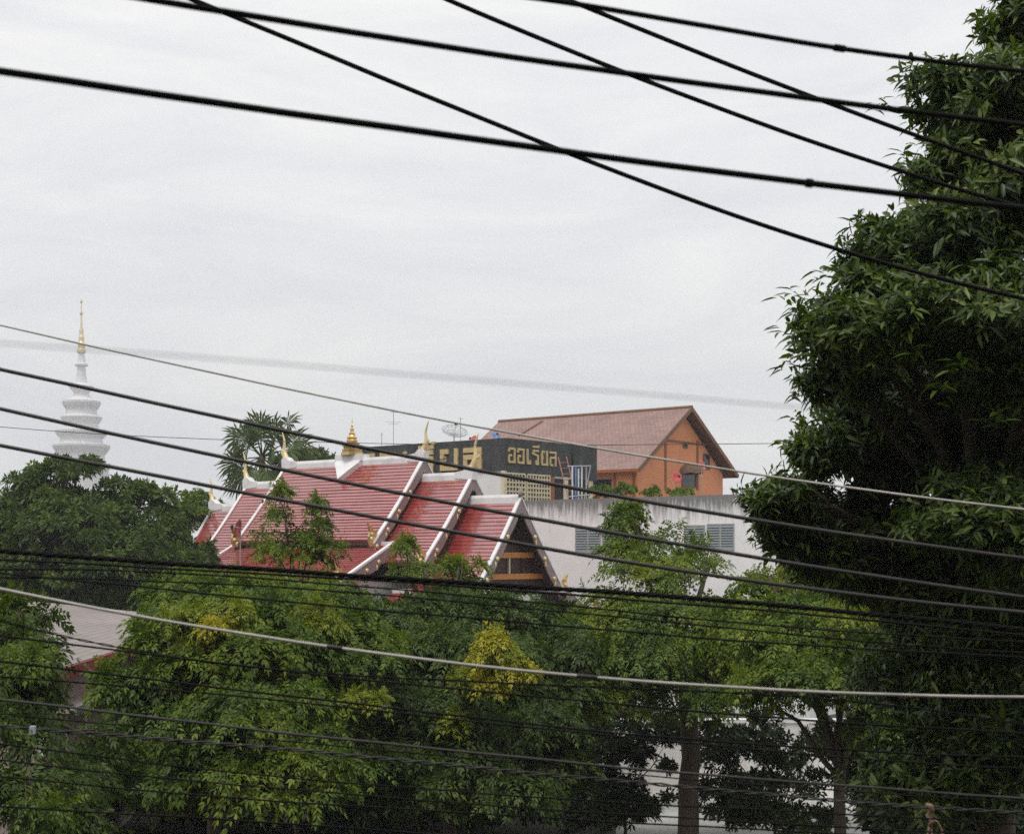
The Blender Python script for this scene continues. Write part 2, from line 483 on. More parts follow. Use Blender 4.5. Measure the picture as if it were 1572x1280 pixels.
def deck(parent, s0, s1, zr, dm, k=K, c=0.13, d0=0.0, name='roof_deck', m=None):
    for side in (-1, 1):
        n = 8
        ds = [d0+(dm-d0)*i/n for i in range(n+1)]
        up = [(side*d, roofz(zr, d, dm, k, c)-.03) for d in ds]
        dn = [(side*d, roofz(zr, d, dm, k, c)-.20) for d in ds]
        MB().prism(up+dn[::-1], 'x', s0, s1).build(name, m or M['soffit'], parent)

def tier(zr, s0, s1, dm, k=K):
    rt = empty('roof_tier'); rt.parent = T
    deck(rt, s0, s1, zr, dm, k)
    for side in (-1, 1):
        slope_courses(rt, s0, s1, zr, dm, side, k=k)
    ridge(rt, s0, s1, zr)
    return rt

t1 = tier(ZR[0], -9.9, 0.0, 3.42)
t2 = tier(ZR[1], -0.9, 3.15, 3.45)
t3 = tier(ZR[2], 2.2, 6.06, 3.30, 1.32)
t4 = tier(ZR[1], -13.05, -9.0, 3.45)
t5 = tier(ZR[2], -15.96, -12.1, 3.30, 1.32)
bargeboards(t1, 0.02, ZR[0], 3.42, 1);   bargeboards(t1, -9.92, ZR[0], 3.42, -1)
bargeboards(t2, 3.17, ZR[1], 3.45, 1);   bargeboards(t4, -13.07, ZR[1], 3.45, -1)
bargeboards(t3, 6.08, ZR[2], 3.30, 1, k=1.32);   bargeboards(t5, -15.98, ZR[2], 3.30, -1, k=1.32)
horn(t1, 0.05, ZR[0]+.18, 1, 1.75); horn(t1, -9.95, ZR[0]+.18, -1, 1.75)
horn(t2, 3.2, ZR[1]+.15, 1, 1.95);  horn(t4, -13.1, ZR[1]+.15, -1, 1.75)
horn(t5, -16.0, ZR[2]+.15, -1, 1.65)
b = MB(); b.smooth = True
b.tube([(6.1,0,ZR[2]+.1),(6.12,0,ZR[2]+.3),(6.10,0,ZR[2]+.5)], [.12,.08,.01], 8)
b.build('broken_horn_stub', M['lilac'], t3)
# white plinths under the horns
for tt, s, z, o_ in ((t1,0,ZR[0],1),(t1,-9.9,ZR[0],-1),(t2,3.15,ZR[1],1),(t4,-13.05,ZR[1],-1),(t5,-15.96,ZR[2],-1)):
    MB().prism([(s+o_*.16,z-.2),(s+o_*.20,z+.30),(s+o_*.02,z+.50),(s-o_*.22,z+.42),(s-o_*.40,z+.26),(s-o_*.95,z+.19),(s-o_*.95,z-.1)], 'y', -.20, .20).build('horn_plinth', M['white'], tt)
# lower skirt roofs
def skirt(s0, s1, d0, z0, d1, z1, ends):
    rt = empty('skirt_roof'); rt.parent = T
    k = (z0-z1)/(d1-d0)
    n = int((d1-d0)/0.17)
    for side in (-1, 1):
        MB().prism([(side*d0,z0-.03),(side*d1,z1-.03),(side*d1,z1-.2),(side*d0,z0-.2)], 'x', s0, s1).build('roof_deck', M['soffit'], rt)
        slope_courses(rt, s0, s1, z0+k*d0, d1, side, d0=d0, k=k, step=(d1-d0)/n, c=0.0)
        MB().box(s0, s1, side*d0-.12, side*d0+.12, z0-.05, z0+.16).build('top_flashing', M['white'], rt)
    for s, o_ in ends:
        bargeboards(rt, s, z0+k*d0, d1, o_, k=k, d0=d0-.15, c=0.0)
    return rt
skirt(-10.6, 0.65, 2.98, 8.42, 6.30, 6.75, ((0.66,1),(-10.61,-1)))
skirt(0.9, 6.6, 3.05, 6.20, 5.2, 4.9, ((6.61,1),))
skirt(-16.5, -10.8, 3.05, 6.20, 5.2, 4.9, ((-16.51,-1),))
# walls between eaves and skirt, body below
MB().box(-9.6, -.3, -2.9, 2.9, 6.0, 9.0).build('clerestory_wall', M['darkred'], T)
MB().box(-15.2, 5.2, -2.75, 2.75, 0.0, 6.05).build('wall', M['templewall'], T)
MB().box(-10.0, 0.1, -5.4, 5.4, 0.0, 6.9).build('aisle_wall', M['templewall'], T)
# pediments
def pediment(parent, s, zr, dm, o_, beams, k=K):
    zb = roofz(zr, dm-.2, dm, k)
    p = MB().prism([(0, zr-.25), (dm-.25, zb), (-(dm-.25), zb)], 'x', s-o_*.12, s).build('pediment', M['darkred'], parent)
    for z in beams:
        hw = (zr-.35-z)/k
        MB().box(min(s, s+o_*.16), max(s, s+o_*.16), -hw, hw, z-.13, z+.13).build('beam', M['orangewood'], p)
    if beams:
        z0, z1 = beams[-1], beams[0]
        MB().box(min(s, s+o_*.1), max(s, s+o_*.1), -.05, .05, z0+.13, z1-.13).build('post', M['cream'], p)
        for q in (-1.05, 1.05):
            MB().box(min(s, s+o_*.1), max(s, s+o_*.1), q-.09, q+.09, z0+.13, z1-.13).build('post', M['darkred'], p)
pediment(t3, 5.35, ZR[2], 3.30, 1, (7.94, 6.94), 1.32)
pediment(t2, 2.75, ZR[1], 3.45, 1, ())
pediment(t1, -.35, ZR[0], 3.42, 1, ())
pediment(t5, -15.5, ZR[2], 3.30, -1, (), 1.32)
# gold spire and its white saddle at mid-ridge
sp_ = empty('ridge_spire'); sp_.parent = T
b = MB(); b.smooth = False
prof = [(.62,0),(.62,.16),(.54,.18),(.56,.34),(.46,.36),(.50,.52),(.58,.56),(.40,.62),(.42,.72),(.26,.76),(.32,.86),(.24,.96),(.30,1.02),(.20,1.12),(.15,1.22),(.20,1.27),(.12,1.34),(.09,1.46),(.13,1.51),(.06,1.58),(.05,1.72),(.08,1.76),(.03,1.84),(.012,2.12)]
b.lathe([(r*.95, z*0.88) for r, z in prof], 12, (-4.95, 0, ZR[0]+.36))
b.build('spire', M['gold'], sp_)
for side in (-1, 1):
    n_ = []
    for s, d in ((-5.85,.0),(-4.05,.0),(-4.1,.22),(-4.5,.5),(-4.95,.86),(-5.4,.5),(-5.8,.22)):
        n_.append((s, side*(d+.20), roofz(ZR[0], d, 3.42)+.22))
    n2 = [(p[0], p[1]-side*.16, p[2]-.22) for p in n_]
    k_ = len(n_)
    MB().add(n_+n2, [tuple(range(k_)), tuple(range(2*k_-1, k_-1, -1))] + [(i,(i+1)%k_,k_+(i+1)%k_,k_+i) for i in range(k_)]).build('saddle_plate', M['white'], sp_)
MB().box(-5.9, -4.0, -.30, .30, ZR[0]+.05, ZR[0]+.38).build('saddle_base', M['white'], sp_)

# ------------------------------------------------------------------ sign building (black fascia with lettering)
S = empty('sign_building', (-.43, 85, 0), ANG)
tag(S, 'flat-roofed building with black sign band and yellow raised letters', 'building')
# local x = along the left face (towards its near corner at x=0), local y = along the right face going away
ZT, ZB = 14.93, 12.98
MB().box(-13.2, -.08, .08, 9.0, 0, ZB+.3).build('wall', M['plainwall'], S)
MB().box(-13.4, 0, 0, .35, ZB, ZT).build('sign_band', M['black'], S)
MB().box(-.35, 0, .352, 6.7, ZB-.12, ZT+.02).build('sign_band', M['black'], S)
MB().box(-.35, 0.06, 6.95, 9.42, ZB-.25, ZT+.05).build('sign_band', M['black'], S)
MB().box(-13.3, -13.0, .352, 9.0, ZB, ZT).build('sign_band', M['black'], S)
MB().box(-13.0, -.36, .36, 9.0, ZT-.75, ZT-.6).build('roof_slab', M['concrete'], S)
# letters drawn as block strokes in a 0..1 x 0..1 cell
GL = {
 'o':  [[(.0,.84),(.0,1.0),(.85,1.0),(.85,.0),(.0,.0),(.0,.50),(.30,.50)]],
 'e':  [[(.1,1.0),(.1,.0),(.5,.0),(.5,.18)]],
 'r':  [[(.0,.78),(.0,1.0),(.75,1.0)],[(.0,.78),(.75,.62),(.75,.0),(.45,.0),(.45,.2)]],
 'y':  [[(.28,.98),(.0,.98),(.0,.60),(.22,.55),(.0,.45),(.0,.0),(.85,.0),(.85,1.0)]],
 'l':  [[(.0,.98),(.85,.98),(.85,.0)],[(.85,.58),(.0,.58),(.0,.0),(.32,.0)]],
}
def word(face, x0, z0, h, cw, gap, sw, th, word_='ooeryl'):
    x = x0
    for ch in word_:
        b = MB()
        wv = cw*(0.6 if ch == 'e' else 1.0)
        for st in GL[ch]:
            for (ax, az), (bx, bz) in zip(st, st[1:]):
                hor = abs(ax-bx) > abs(az-bz)
                X0, X1 = sorted((x+ax*cw, x+bx*cw)); Z0, Z1 = sorted((z0+az*h, z0+bz*h))
                b.add(*slab(face, X0-sw/2, X1+sw/2, Z0-sw/2, Z1+sw/2, th if hor else th*.93) if (ax == bx or az == bz) else slabline(face, x+ax*cw, z0+az*h, x+bx*cw, z0+bz*h, sw, th*.86))
        if ch == 'r':      # vowel sign above
            b.add(*slab(face, x-.05*cw, x+.9*cw, z0+h*1.30-sw*.4, z0+h*1.30+sw*.4, th))
            b.add(*slab(face, x+.75*cw, x+.95*cw, z0+h*1.30+sw*.4, z0+h*1.30+sw*1.1, th*.9))
        b.build('letter', M['yellow'], S)
        x += wv + gap
BOXF = [(0,3,2,1),(4,5,6,7),(0,1,5,4),(1,2,6,5),(2,3,7,6),(3,0,4,7)]
def slab(face, a0, a1, z0, z1, th):
    if face == 'left':   # lies on plane y=0, reading direction +x
        v = [(a0,-th,z0),(a1,-th,z0),(a1,.02,z0),(a0,.02,z0),(a0,-th,z1),(a1,-th,z1),(a1,.02,z1),(a0,.02,z1)]
    else:                # plane x=0, reading direction +y
        v = [(th,a0,z0),(th,a1,z0),(-.02,a1,z0),(-.02,a0,z0),(th,a0,z1),(th,a1,z1),(-.02,a1,z1),(-.02,a0,z1)]
    return v, BOXF
def slabline(face, ax, az, bx, bz, sw, th):
    dx, dz = bx-ax, bz-az; l_ = math.hypot(dx, dz); nx, nz = -dz/l_*sw/2, dx/l_*sw/2
    q = [(ax+nx,az+nz),(ax-nx,az-nz),(bx-nx,bz-nz),(bx+nx,bz+nz)]
    if face == 'left': v = [(p[0],-th,p[1]) for p in q]+[(p[0],.02,p[1]) for p in q]
    else: v = [(th,p[0],p[1]) for p in q]+[(-.02,p[0],p[1]) for p in q]
    return v, [(0,1,2,3),(7,6,5,4),(0,4,5,1),(1,5,6,2),(2,6,7,3),(3,7,4,0)]
word('right', .34, 13.52, .80, .62, .25, .13, .09)
word('left', -12.0, 13.28, 1.05, 1.35, .55, .30, .12)
# vent block screens under the sign on the right face
for y0, y1 in ((.15, 1.95), (2.2, 4.45)):
    sc = empty('vent_screen'); sc.parent = S
    z0, z1 = 10.95, ZB-.14
    MB().box(-.10, -.06, y0+.04, y1-.04, z0+.04, z1-.04).build('backing', M['dark'], sc)
    nz, ny = 7, int(round((y1-y0)/.29))
    b = MB()
    for i in range(nz+1):
        z = z0+(z1-z0)*i/nz
        MB().box(-.055, .03, y0, y1, z-.045, z+.045).build('rail', M['cream'], sc)
    for j in range(ny+1):
        y_ = y0+(y1-y0)*j/ny
        MB().box(-.055, .024, y_-.045, y_+.045, z0, z1).build('mullion', M['cream'], sc)
MB().box(-.3, -.02, -.02+.02, .14, 10.5, ZB-.002).build('corner_post', M['cream'], S)
MB().box(-.3, -.04, 4.5, 5.0, 10.5, ZB-.13).build('pier', M['orangedark'], S)
MB().box(-.3, -.02, 5.9, 6.4, 10.5, ZB-.13).build('pier', M['cream'], S)
MB().box(-.3, -.02, 8.6, 9.1, 10.5, ZB-.26).build('pier', M['cream'], S)
MB().box(-.075, -.035, 5.05, 8.6, 11.2, ZB-.26).build('window', M['dark'], S)

# ------------------------------------------------------------------ white building with stained parapet
Wb = empty('white_building', (.81, 80, 0), ANG)
tag(Wb, 'white building with black-streaked parapet and grey louvre windows', 'building')
ZW = 11.0
MB().box(-9, 17.5, 0, 2.6, 0, ZW).build('wall', M['wall'], Wb)
MB().box(17.5-.35, 17.5, 2.602, 8, 0, ZW).build('wall', M['wall'], Wb)
MB().box(2.2, 17.1, 2.602, 16, 0, ZW-.9).build('terrace', M['concrete'], Wb)
def solve_s(org, dx, px):
    """distance along direction dx from org at which photo column px is met"""
    k = (px-786)/F
    return (k*org[1]-org[0])/(dx[0]-k*dx[1])
U2 = (math.cos(ANG), math.sin(ANG)); V2 = (-math.sin(ANG), math.cos(ANG))
def wz(s, py, org=(.81, 80)):
    d = org[1]+s*U2[1]
    return CAMH+(850-py)/F*d
for xa, xb, ya, yb in ((885,921,811,846), (926,962,811,846), (1052,1081,808,842), (1087,1126,806,842)):
    sa, sb = solve_s((.81,80), U2, xa), solve_s((.81,80), U2, xb)
    zt, zb = wz(sa, ya), wz(sa, yb)
    wi = empty('window'); wi.parent = Wb
    MB().box(sa, sb, -.012, .02, zb, zt).build('reveal', M['dark'], wi)
    mid = (sa+sb)/2
    b = MB()
    b.box(sa-.06, sb+.06, -.05, -.013, zt-.002, zt+.07); b.box(sa-.06, sb+.06, -.07, -.013, zb-.08, zb)
    b.box(sa-.06, sa, -.046, -.013, zb, zt-.003); b.box(sb, sb+.06, -.046, -.013, zb, zt-.003); b.box(mid-.05, mid+.05, -.048, -.013, zb, zt-.003)
    b.build('frame', M['frame'], wi)
    for a0, a1 in ((sa, mid-.05), (mid+.05, sb)):
        for i in range(9):
            z = zb+(zt-zb)*(i+.5)/9
            hh = (zt-zb)/9*.46
            MB().add([(a0,-.075,z-hh),(a1,-.075,z-hh),(a1,-.02,z+hh),(a0,-.02,z+hh)], [(0,1,2,3)]).build('slat', M['louvre'], wi)

# ------------------------------------------------------------------ orange house
OC = 98.0
O = empty('orange_house', ((985-786)/F*OC, OC, 0), ANG)
tag(O, 'orange rendered house with a brown shingle gable roof', 'house')
GW = 12.07*OC/90; RL = 18.1
ze = CAMH+(850-716)/F*OC; za = CAMH+(850-625)/F*(OC+GW/2*V2[1])
MB().prism([(.55,0),(GW-.9,0),(GW-.9,ze-.05),(GW/2,za-.42),(.55,ze-.05)], 'x', -RL+1.2, -.75).build('wall', M['orange'], O)
pk = (za-ze)/(GW/2)
for side in (0, 1):
    n_ = 1
    ya, yb = (-.35, GW/2) if side == 0 else (GW+.15, GW/2)
    zl = ze-.15 if side == 0 else ze-.05
    th = .16
    vs = [(-RL,ya,zl),(0,ya,zl),(0,yb,za),(-RL,yb,za),(-RL,ya,zl-th),(0,ya,zl-th),(0,yb,za-th),(-RL,yb,za-th)]
    rf = MB().add(vs, [(0,1,2,3) if side == 0 else (1,0,3,2),(4,7,6,5),(0,4,5,1),(1,5,6,2),(2,6,7,3),(3,7,4,0)]).build('roof', M['shingle'], O)
    uvquads(rf)
    MB().bar((.012,ya,zl-.10),(.012,yb,za-.10),.05,.30).build('verge_board', M['fascia'], rf)
    MB().add([(-.74,ya,zl-th-.02),(-.02,ya,zl-th-.02),(-.02,yb,za-th-.02),(-.74,yb,za-th-.02)], [(3,2,1,0)]).build('soffit', M['fascia'], rf)
    MB().bar((-RL,ya,zl-.08),(0,ya,zl-.08),.06,.2).build('fascia', M['orangedark'], rf)
MB().tube([(-RL,GW/2,za+.02),(.02,GW/2,za+.02)], .13, 8).build('ridge_cap', M['fascia'], O)
MB().bar((-13.3,GW/2-.45,za-.45*pk+.06),(-14.3,GW/2-2.2,za-2.2*pk+.06),.16,.12).build('roof_seam', M['fascia'], O)
def gable(px, py):
    """photo pixel -> (y, z) on the gable plane"""
    org = (O.location.x-.75*U2[0], O.location.y-.75*U2[1])
    t = solve_s(org, V2, px)
    return t, CAMH+(850-py)/F*(org[1]+t*V2[1])
X0 = -.75
for xa, ya, xb, yb, nm in ((1020,676,1023,752,'pilaster'),(1069,676,1072,752,'pilaster')):
    a, c_ = gable(xa, ya), gable(xb, yb)
    MB().box(X0, X0+.03, a[0], c_[0], c_[1], a[1]).build(nm, M['orangedark'], O)
a, c_ = gable(1022, 674), gable(1098, 677)
MB().box(X0, X0+.05, a[0], c_[0], a[1]-.16, a[1]).build('string_course', M['orangedark'], O)
for xa, ya, xb, yb, nm, mm_ in ((1047,727,1067,747,'window','glass'),(1080,698,1088,719,'window','glass'),(1049,680,1054,686,'vent','dark')):
    a, c_ = gable(xa, ya), gable(xb, yb)
    wi = MB().box(X0, X0+.02, a[0], c_[0], c_[1], a[1]).build(nm, M[mm_], O)
    f_ = MB()
    e_ = .09
    f_.box(X0, X0+.07, a[0]-e_, c_[0]+e_, a[1], a[1]+e_); f_.box(X0, X0+.07, a[0]-e_, c_[0]+e_, c_[1]-e_, c_[1]); f_.box(X0, X0+.066, a[0]-e_, a[0], c_[1], a[1]); f_.box(X0, X0+.066, c_[0], c_[0]+e_, c_[1], a[1])
    f_.build('frame', M['fascia'], wi)
# thatched awning over the small window
a, c_ = gable(1043, 710), gable(1071, 727)
b = MB(); vs = []; fs = []; n_ = 14; m_ = 5
yc, rw, hh = (a[0]+c_[0])/2, (c_[0]-a[0])/2, a[1]-c_[1]
for q in range(m_+1):
    pol = math.pi/2*q/m_
    for i in range(n_+1):
        az = math.pi*i/n_
        f_ = 1+random.uniform(-.05, .05)*(q/m_)
        vs.append((X0+.02+.95*math.sin(az)*math.sin(pol)*f_, yc+rw*math.cos(az)*math.sin(pol)*f_, c_[1]+hh*math.cos(pol)-(.12*random.random() if q == m_ else 0)))
for q in range(m_):
    for i in range(n_):
        k_ = q*(n_+1)+i
        fs.append((k_, k_+1, k_+n_+2, k_+n_+1))
b.add(vs, fs).build('awning', M['thatch'], O)
# left long wall: dark windows, posts
for s0_, s1_ in ((-4.6,-2.9),(-8.0,-5.6)):
    wi = MB().box(s0_, s1_, .52, .56, ze-1.7, ze-.75).build('window', M['glass'], O)
    MB().box(s0_-.06, s1_+.06, .49, .515, ze-.75, ze-.67).build('frame', M['frame'], wi)
for s_ in (-1.0, -2.6, -5.1):
    MB().box(s_-.09, s_+.09, .47, .56, 9.5, ze-.4).build('pilaster', M['orangedark'], O)
MB().box(-RL, .2, -.6, GW, 9.0, ze-3.3).build('base_slab', M['orangedark'], O)

# ------------------------------------------------------------------ rooftop things
def dish(name, px, py, depth, rpx, yaw, tilt, m, label, mesh_like=False, foot=1.0, group=None):
    c = P(px, py, depth); r = rpx/F*depth
    e = empty(name, (c[0], c[1], c[2]-foot))
    tag(e, label, 'dish', group)
    prof = [(.04*r,0),(.3*r,.03*r),(.6*r,.11*r),(.85*r,.22*r),(r,.31*r)]
    rot = Matrix.Rotation(R(yaw), 3, 'Z') @ Matrix.Rotation(R(tilt), 3, 'X')
    def tr(b):
        b.v = [tuple(rot @ Vector(p) + Vector((0,0,foot))) for p in b.v]; return b
    if mesh_like:
        rib = MB()
        for k in range(16):
            a_ = 2*math.pi*k/16
            rib.tube([(q*math.cos(a_), q*math.sin(a_), z) for q, z in prof], .018, 4)
        for q, z in prof[1:]:
            rib.tube([(q*math.cos(2*math.pi*k/24), q*math.sin(2*math.pi*k/24), z) for k in range(25)], .018, 4)
        tr(rib).build('mesh_reflector', m, e)
    else:
        b = MB(); b.smooth = True
        b.lathe(prof+[(r*.985,.33*r),(.6*r,.135*r),(.02*r,.03*r)], 24)
        tr(b).build('reflector', m, e)
    arm = MB()
    for k in range(3):
        a_ = 2*math.pi*k/3
        arm.tube([(r*.95*math.cos(a_), r*.95*math.sin(a_), .3*r), (.03,0,.9*r)], .015, 4)
    tr(arm).build('feed_arm', M['metal'], e)
    fh = MB(); fh.lathe([(.05,.82*r),(.09,.86*r),(.09,.98*r),(.03,1.05*r)], 10)
    tr(fh).build('feed_horn', M['dark'], e)
    MB().tube([(0,0,0),(0,0,foot)], .035, 8).build('mast', M['metal'], e)
    return e
dish('satellite_dish', 697, 667, 91, 20, 20, 32, M['metal'], 'large grey mesh satellite dish on the black sign roof', True, 1.3)
dish('satellite_dish', 728, 677, 90, 9, -60, 62, M['reddish'], 'small red satellite dish showing above the black sign', foot=1.1)
dish('satellite_dish', 760, 671, 90, 8, 40, 50, M['blue'], 'small blue dish near the corner of the black sign roof', foot=.9)
dish('satellite_dish', 1038, 733, 98.0, 9, 25, 78, M['reddish'], 'red satellite dish left of the orange gable window', foot=1.2)
dish('satellite_dish', 1077, 715, 101, 8.5, 60, 70, M['reddish'], 'red satellite dish beside the narrow window of the orange gable', foot=2.2)
dish('satellite_dish', 369, 812, 66, 15, -62, 74, M['maroon'], 'dark red dish in front of the left end of the temple roof', foot=6)

def antenna(px, ytop, ybot, depth, bars, label):
    c = P(px, ybot, depth); h = (ybot-ytop)/F*depth
    e = empty('aerial', tuple(c)); tag(e, label, 'aerial')
    MB().tube([(0,0,0),(0,0,h)], .022, 6).build('mast', M['metal'], e)
    for z, l_ in bars:
        MB().tube([(-l_,-.3*l_,h*z),(l_,.3*l_,h*z)], .014, 5).build('element', M['metal'], e)
antenna(604, 628, 694, 96, ((.93,.25),(.70,.5),(.66,.35)), 'tall thin aerial between the gold spire and the first horn')
antenna(707, 640, 690, 90, ((.95,.18),), 'thin aerial just behind the grey mesh dish')
antenna(586, 664, 694, 95, ((.9,.15),), 'short thin aerial right of the gold spire')

def ladder():
    a = P(857, 702, 83); b = P(874, 772, 81.5)
    e = empty('ladder', (b[0], b[1], b[2])); tag(e, 'rusty leaning ladder frame against the black sign', 'ladder')
    d = Vector(a)-Vector(b)
    off = Vector((.62,.75,.1))*.8
    for o_ in (Vector((0,0,0)), off):
        MB().tube([o_, d+o_], .035, 6).build('rail', M['rust'], e)
    for i in range(1, 8):
        MB().tube([d*(i/8), d*(i/8)+off], .024, 6).build('rung', M['rust'], e)
ladder()
def pipes():
    c = P(884, 772, 82)
    e = empty('pipe_rack', tuple(c)); tag(e, 'rack of pale and blue pipes standing below the black sign', 'pipe rack')
    for i, (x, h, m_) in enumerate(((-.20,2.1,'pvc'),(.0,2.15,'blue'),(.16,2.0,'pvc'),(.36,2.1,'pvc'),(.62,2.1,'metal'))):
        MB().tube([(x,.1*i,0),(x,.1*i,h)], .045, 8).build('pipe', M[m_], e)
    MB().tube([(-.5,0,2.12),(.9,.3,2.16)], .035, 6).build('crossbar', M['metal'], e)
    MB().tube([(-.5,0,.35),(.9,.3,.5)], .035, 6).build('crossbar', M['metal'], e)
    MB().tube([(.45,.1,0),(.85,.2,2.1)], .03, 6).build('brace', M['metal'], e)
pipes()
# ------------------------------------------------------------------ distant chedi
CD = 950.0
cb = P(125, 850, CD)
CH = empty('chedi', (cb[0], cb[1], 0))
tag(CH, 'distant white tiered chedi tower with a thin gold spire', 'chedi')
k_ = CD/F
def zy(py): return CAMH+(850-py)*k_
def ring(b, rows, n=8, rot=R(22.5)):
    b.lathe([(r*k_, zy(y_)) for r, y_ in rows], n, (0,0,0), rot)
b = MB(); ring(b, [(62,1040),(60,900),(52,860),(50,800),(46,770),(48,760),(40,750),(40,725),(44,712)], 16); b.build('base', M['chedi'], CH)
for rows in ([(36,712),(35,698),(41,690),(43,686),(43,683),(34,681)], [(33,681),(31,674),(37,668),(39,664),(39,661),(29,658)], [(27,658),(25,651),(29,646),(31,642),(31,640),(25,637)],
             [(24,637),(23,629),(27,624),(29,619),(29,616),(21,613)]):
    b = MB(); ring(b, rows, 16); b.build('tier', M['chedi'], CH)
b = MB(); b.smooth = False
ring(b, [(19,613),(13,608),(11,605),(12,602),(17,597),(19,594),(18,592),(9,588),(7.5,580),(6.5,570),(6,563),(10,561.5),(10,559),(7,557),(5.5,550),(4,541)], 16); b.build('bell', M['chedi'], CH)
b = MB(); ring(b, [(4,543),(7,541),(7,537),(5,535),(6,528),(4,524),(4.5,518),(3,514),(3.2,508),(1.6,500),(1.2,484)], 12); b.build('spire', M['palegold'], CH)
b = MB(); ring(b, [(.8,484),(2.6,482),(2.6,480),(.7,479),(.6,466),(1.8,464),(1.8,462),(.4,459)], 10); b.build('finial', M['gold'], CH)

# ------------------------------------------------------------------ hall at lower left
dN = 33.0
D0 = P(95, 1024, dN)
Hh = empty('low_hall', (D0[0], D0[1], 0)); 
tag(Hh, 'low hall with grey-pink tiled roof and red fascia among the trees', 'hall')
zE = D0[2]
dirv = Vector(((653-786)/F, 1, 0)).normalized()
Hh.rotation_euler = (0, 0, math.atan2(dirv.y, dirv.x))     # local x runs away from the viewer, local y to the left
LEN, WID, RISE = 24.0, 9.0, .95
rf = MB().add([(-.3,0,zE),(-.3,WID,zE+RISE),(LEN,WID,zE+RISE),(LEN,0,zE),(-.3,0,zE-.12),(-.3,WID,zE+RISE-.12),(LEN,WID,zE+RISE-.12),(LEN,0,zE-.12)],
              [(0,3,2,1),(4,5,6,7),(0,4,7,3),(0,1,5,4),(3,7,6,2),(1,2,6,5)]).build('roof', M['greyroof'], Hh)
uvquads(rf)
MB().box(-.35, LEN, -.06, -.003, zE-.30, zE-.02).build('fascia', M['redfascia'], rf)
MB().box(-.36, -.302, .0, WID, zE-.32, zE-.125).build('fascia', M['redfascia'], rf)
MB().box(0, LEN-.3, .5, WID, 0, zE-.13).build('wall', M['pinkwall'], Hh)
MB().box(-.2, 9, -.35, .5, zE-1.05, zE-.97).build('canopy', M['pinkwall'], Hh)
MB().box(-.25, 9, -.40, -.352, zE-1.1, zE-.9).build('canopy_edge', M['metal'], Hh)
for x_ in (.4, 2.4, 4.4):
    wi = MB().box(x_, x_+1.1, .46, .505, 1.2, 2.9).build('window', M['glass'], Hh)
    MB().box(x_-.07, x_+1.17, .42, .458, 2.9, 3.0).build('frame', M['white'], wi)
for x_ in (.0, 2.0, 4.0):
    MB().box(x_-.12, x_+.12, .38, .498, 0, zE-1.1).build('post', M['white'], Hh)

# ------------------------------------------------------------------ compound wall behind the lower trees
CW = empty('compound_wall', (0, 0, 0)); tag(CW, 'pale compound wall with rails behind the lower right trees', 'wall')
MB().box(2.6, 13.5, 48, 48.3, 0, 2.3).build('panel', M['templewall'], CW)
MB().box(2.5, 13.6, 47.95, 48.35, 2.304, 2.42).build('coping', M['white'], CW)
for i in range(7):
    MB().box(2.5+i*1.8, 2.8+i*1.8, 47.9, 48.0, 0, 2.30).build('pier', M['templewall'], CW)

# ------------------------------------------------------------------ trees
LM = {}
LM['mango'] = leafmat('glossy_mango_leaves', [(.012,.024,.006),(.030,.058,.010),(.062,.106,.015),(.115,.165,.023),(.19,.225,.042)], 0.42, 0.25, 0.4, 0.35, 0.9)
LM['neem'] = leafmat('feathery_green_leaves', [(.018,.036,.006),(.046,.088,.010),(.094,.155,.013),(.175,.225,.016),(.29,.30,.022)], 0.5, 0.3, 0.3, 0.5, 0.6)
LM['cool'] = leafmat('mid_green_leaves', [(.015,.030,.006),(.040,.072,.011),(.080,.126,.015),(.155,.195,.023)], 0.5, 0.28, 0.3, 0.5, 0.6)
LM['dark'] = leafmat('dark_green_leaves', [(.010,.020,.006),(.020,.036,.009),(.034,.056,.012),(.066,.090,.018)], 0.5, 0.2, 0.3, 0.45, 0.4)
LM['yellow'] = leafmat('yellowing_leaves', [(.16,.20,.014),(.28,.28,.018),(.42,.38,.024),(.52,.44,.035)], 0.5, 0.28, 0.3, 0.4, 1.5)
LM['lime'] = leafmat('fresh_lime_leaves', [(.08,.13,.012),(.15,.20,.015),(.24,.27,.018),(.36,.35,.024)], 0.5, 0.28, 0.3, 0.4, 1.2)
LM['palm'] = leafmat('palm_fan_green', [(.040,.072,.018),(.072,.118,.030),(.13,.17,.050)], 0.45, 0.15, 0.4, 0.3, 0.8)
LM['deadpalm'] = leafmat('dry_brown_palm', [(.07,.035,.02),(.12,.07,.035),(.17,.11,.06)], 0.7, 0.1, 0.3, 0.3, 1)

def rand_rot(dirs, roll):
    """rotation matrices whose local z is dirs"""
    z = dirs/np.linalg.norm(dirs, axis=1, keepdims=True)
    a = np.where(np.abs(z[:, 2:3]) > .95, np.array([[1., 0, 0]]), np.array([[0., 0, 1.]]))
    x = np.cross(a, z); x /= np.linalg.norm(x, axis=1, keepdims=True)
    y_ = np.cross(z, x)
    c, s = np.cos(roll)[:, None], np.sin(roll)[:, None]
    x2, y2 = x*c+y_*s, -x*s+y_*c
    return np.stack([x2, y2, z], axis=2)

def leaf_mango(Ln, W, droop):
    """long folded lance-shaped leaf along +x with a bend; 8 triangles"""
    st = [(0, 0), (.32, 1.0), (.70, .78), (1.0, 0)]
    v = [(0, 0, 0)]
    for t, wd in st[1:3]:
        z = -droop*t*t*Ln
        v += [(t*Ln, W/2*wd, z+.16*W*wd), (t*Ln, 0, z-.06*W), (t*Ln, -W/2*wd, z+.16*W*wd)]
    v.append((Ln, 0, -droop*Ln))
    f = [(0,2,1),(0,3,2),(1,2,5),(1,5,4),(2,3,6),(2,6,5),(4,5,7),(5,6,7)]
    return np.array(v), np.array(f)

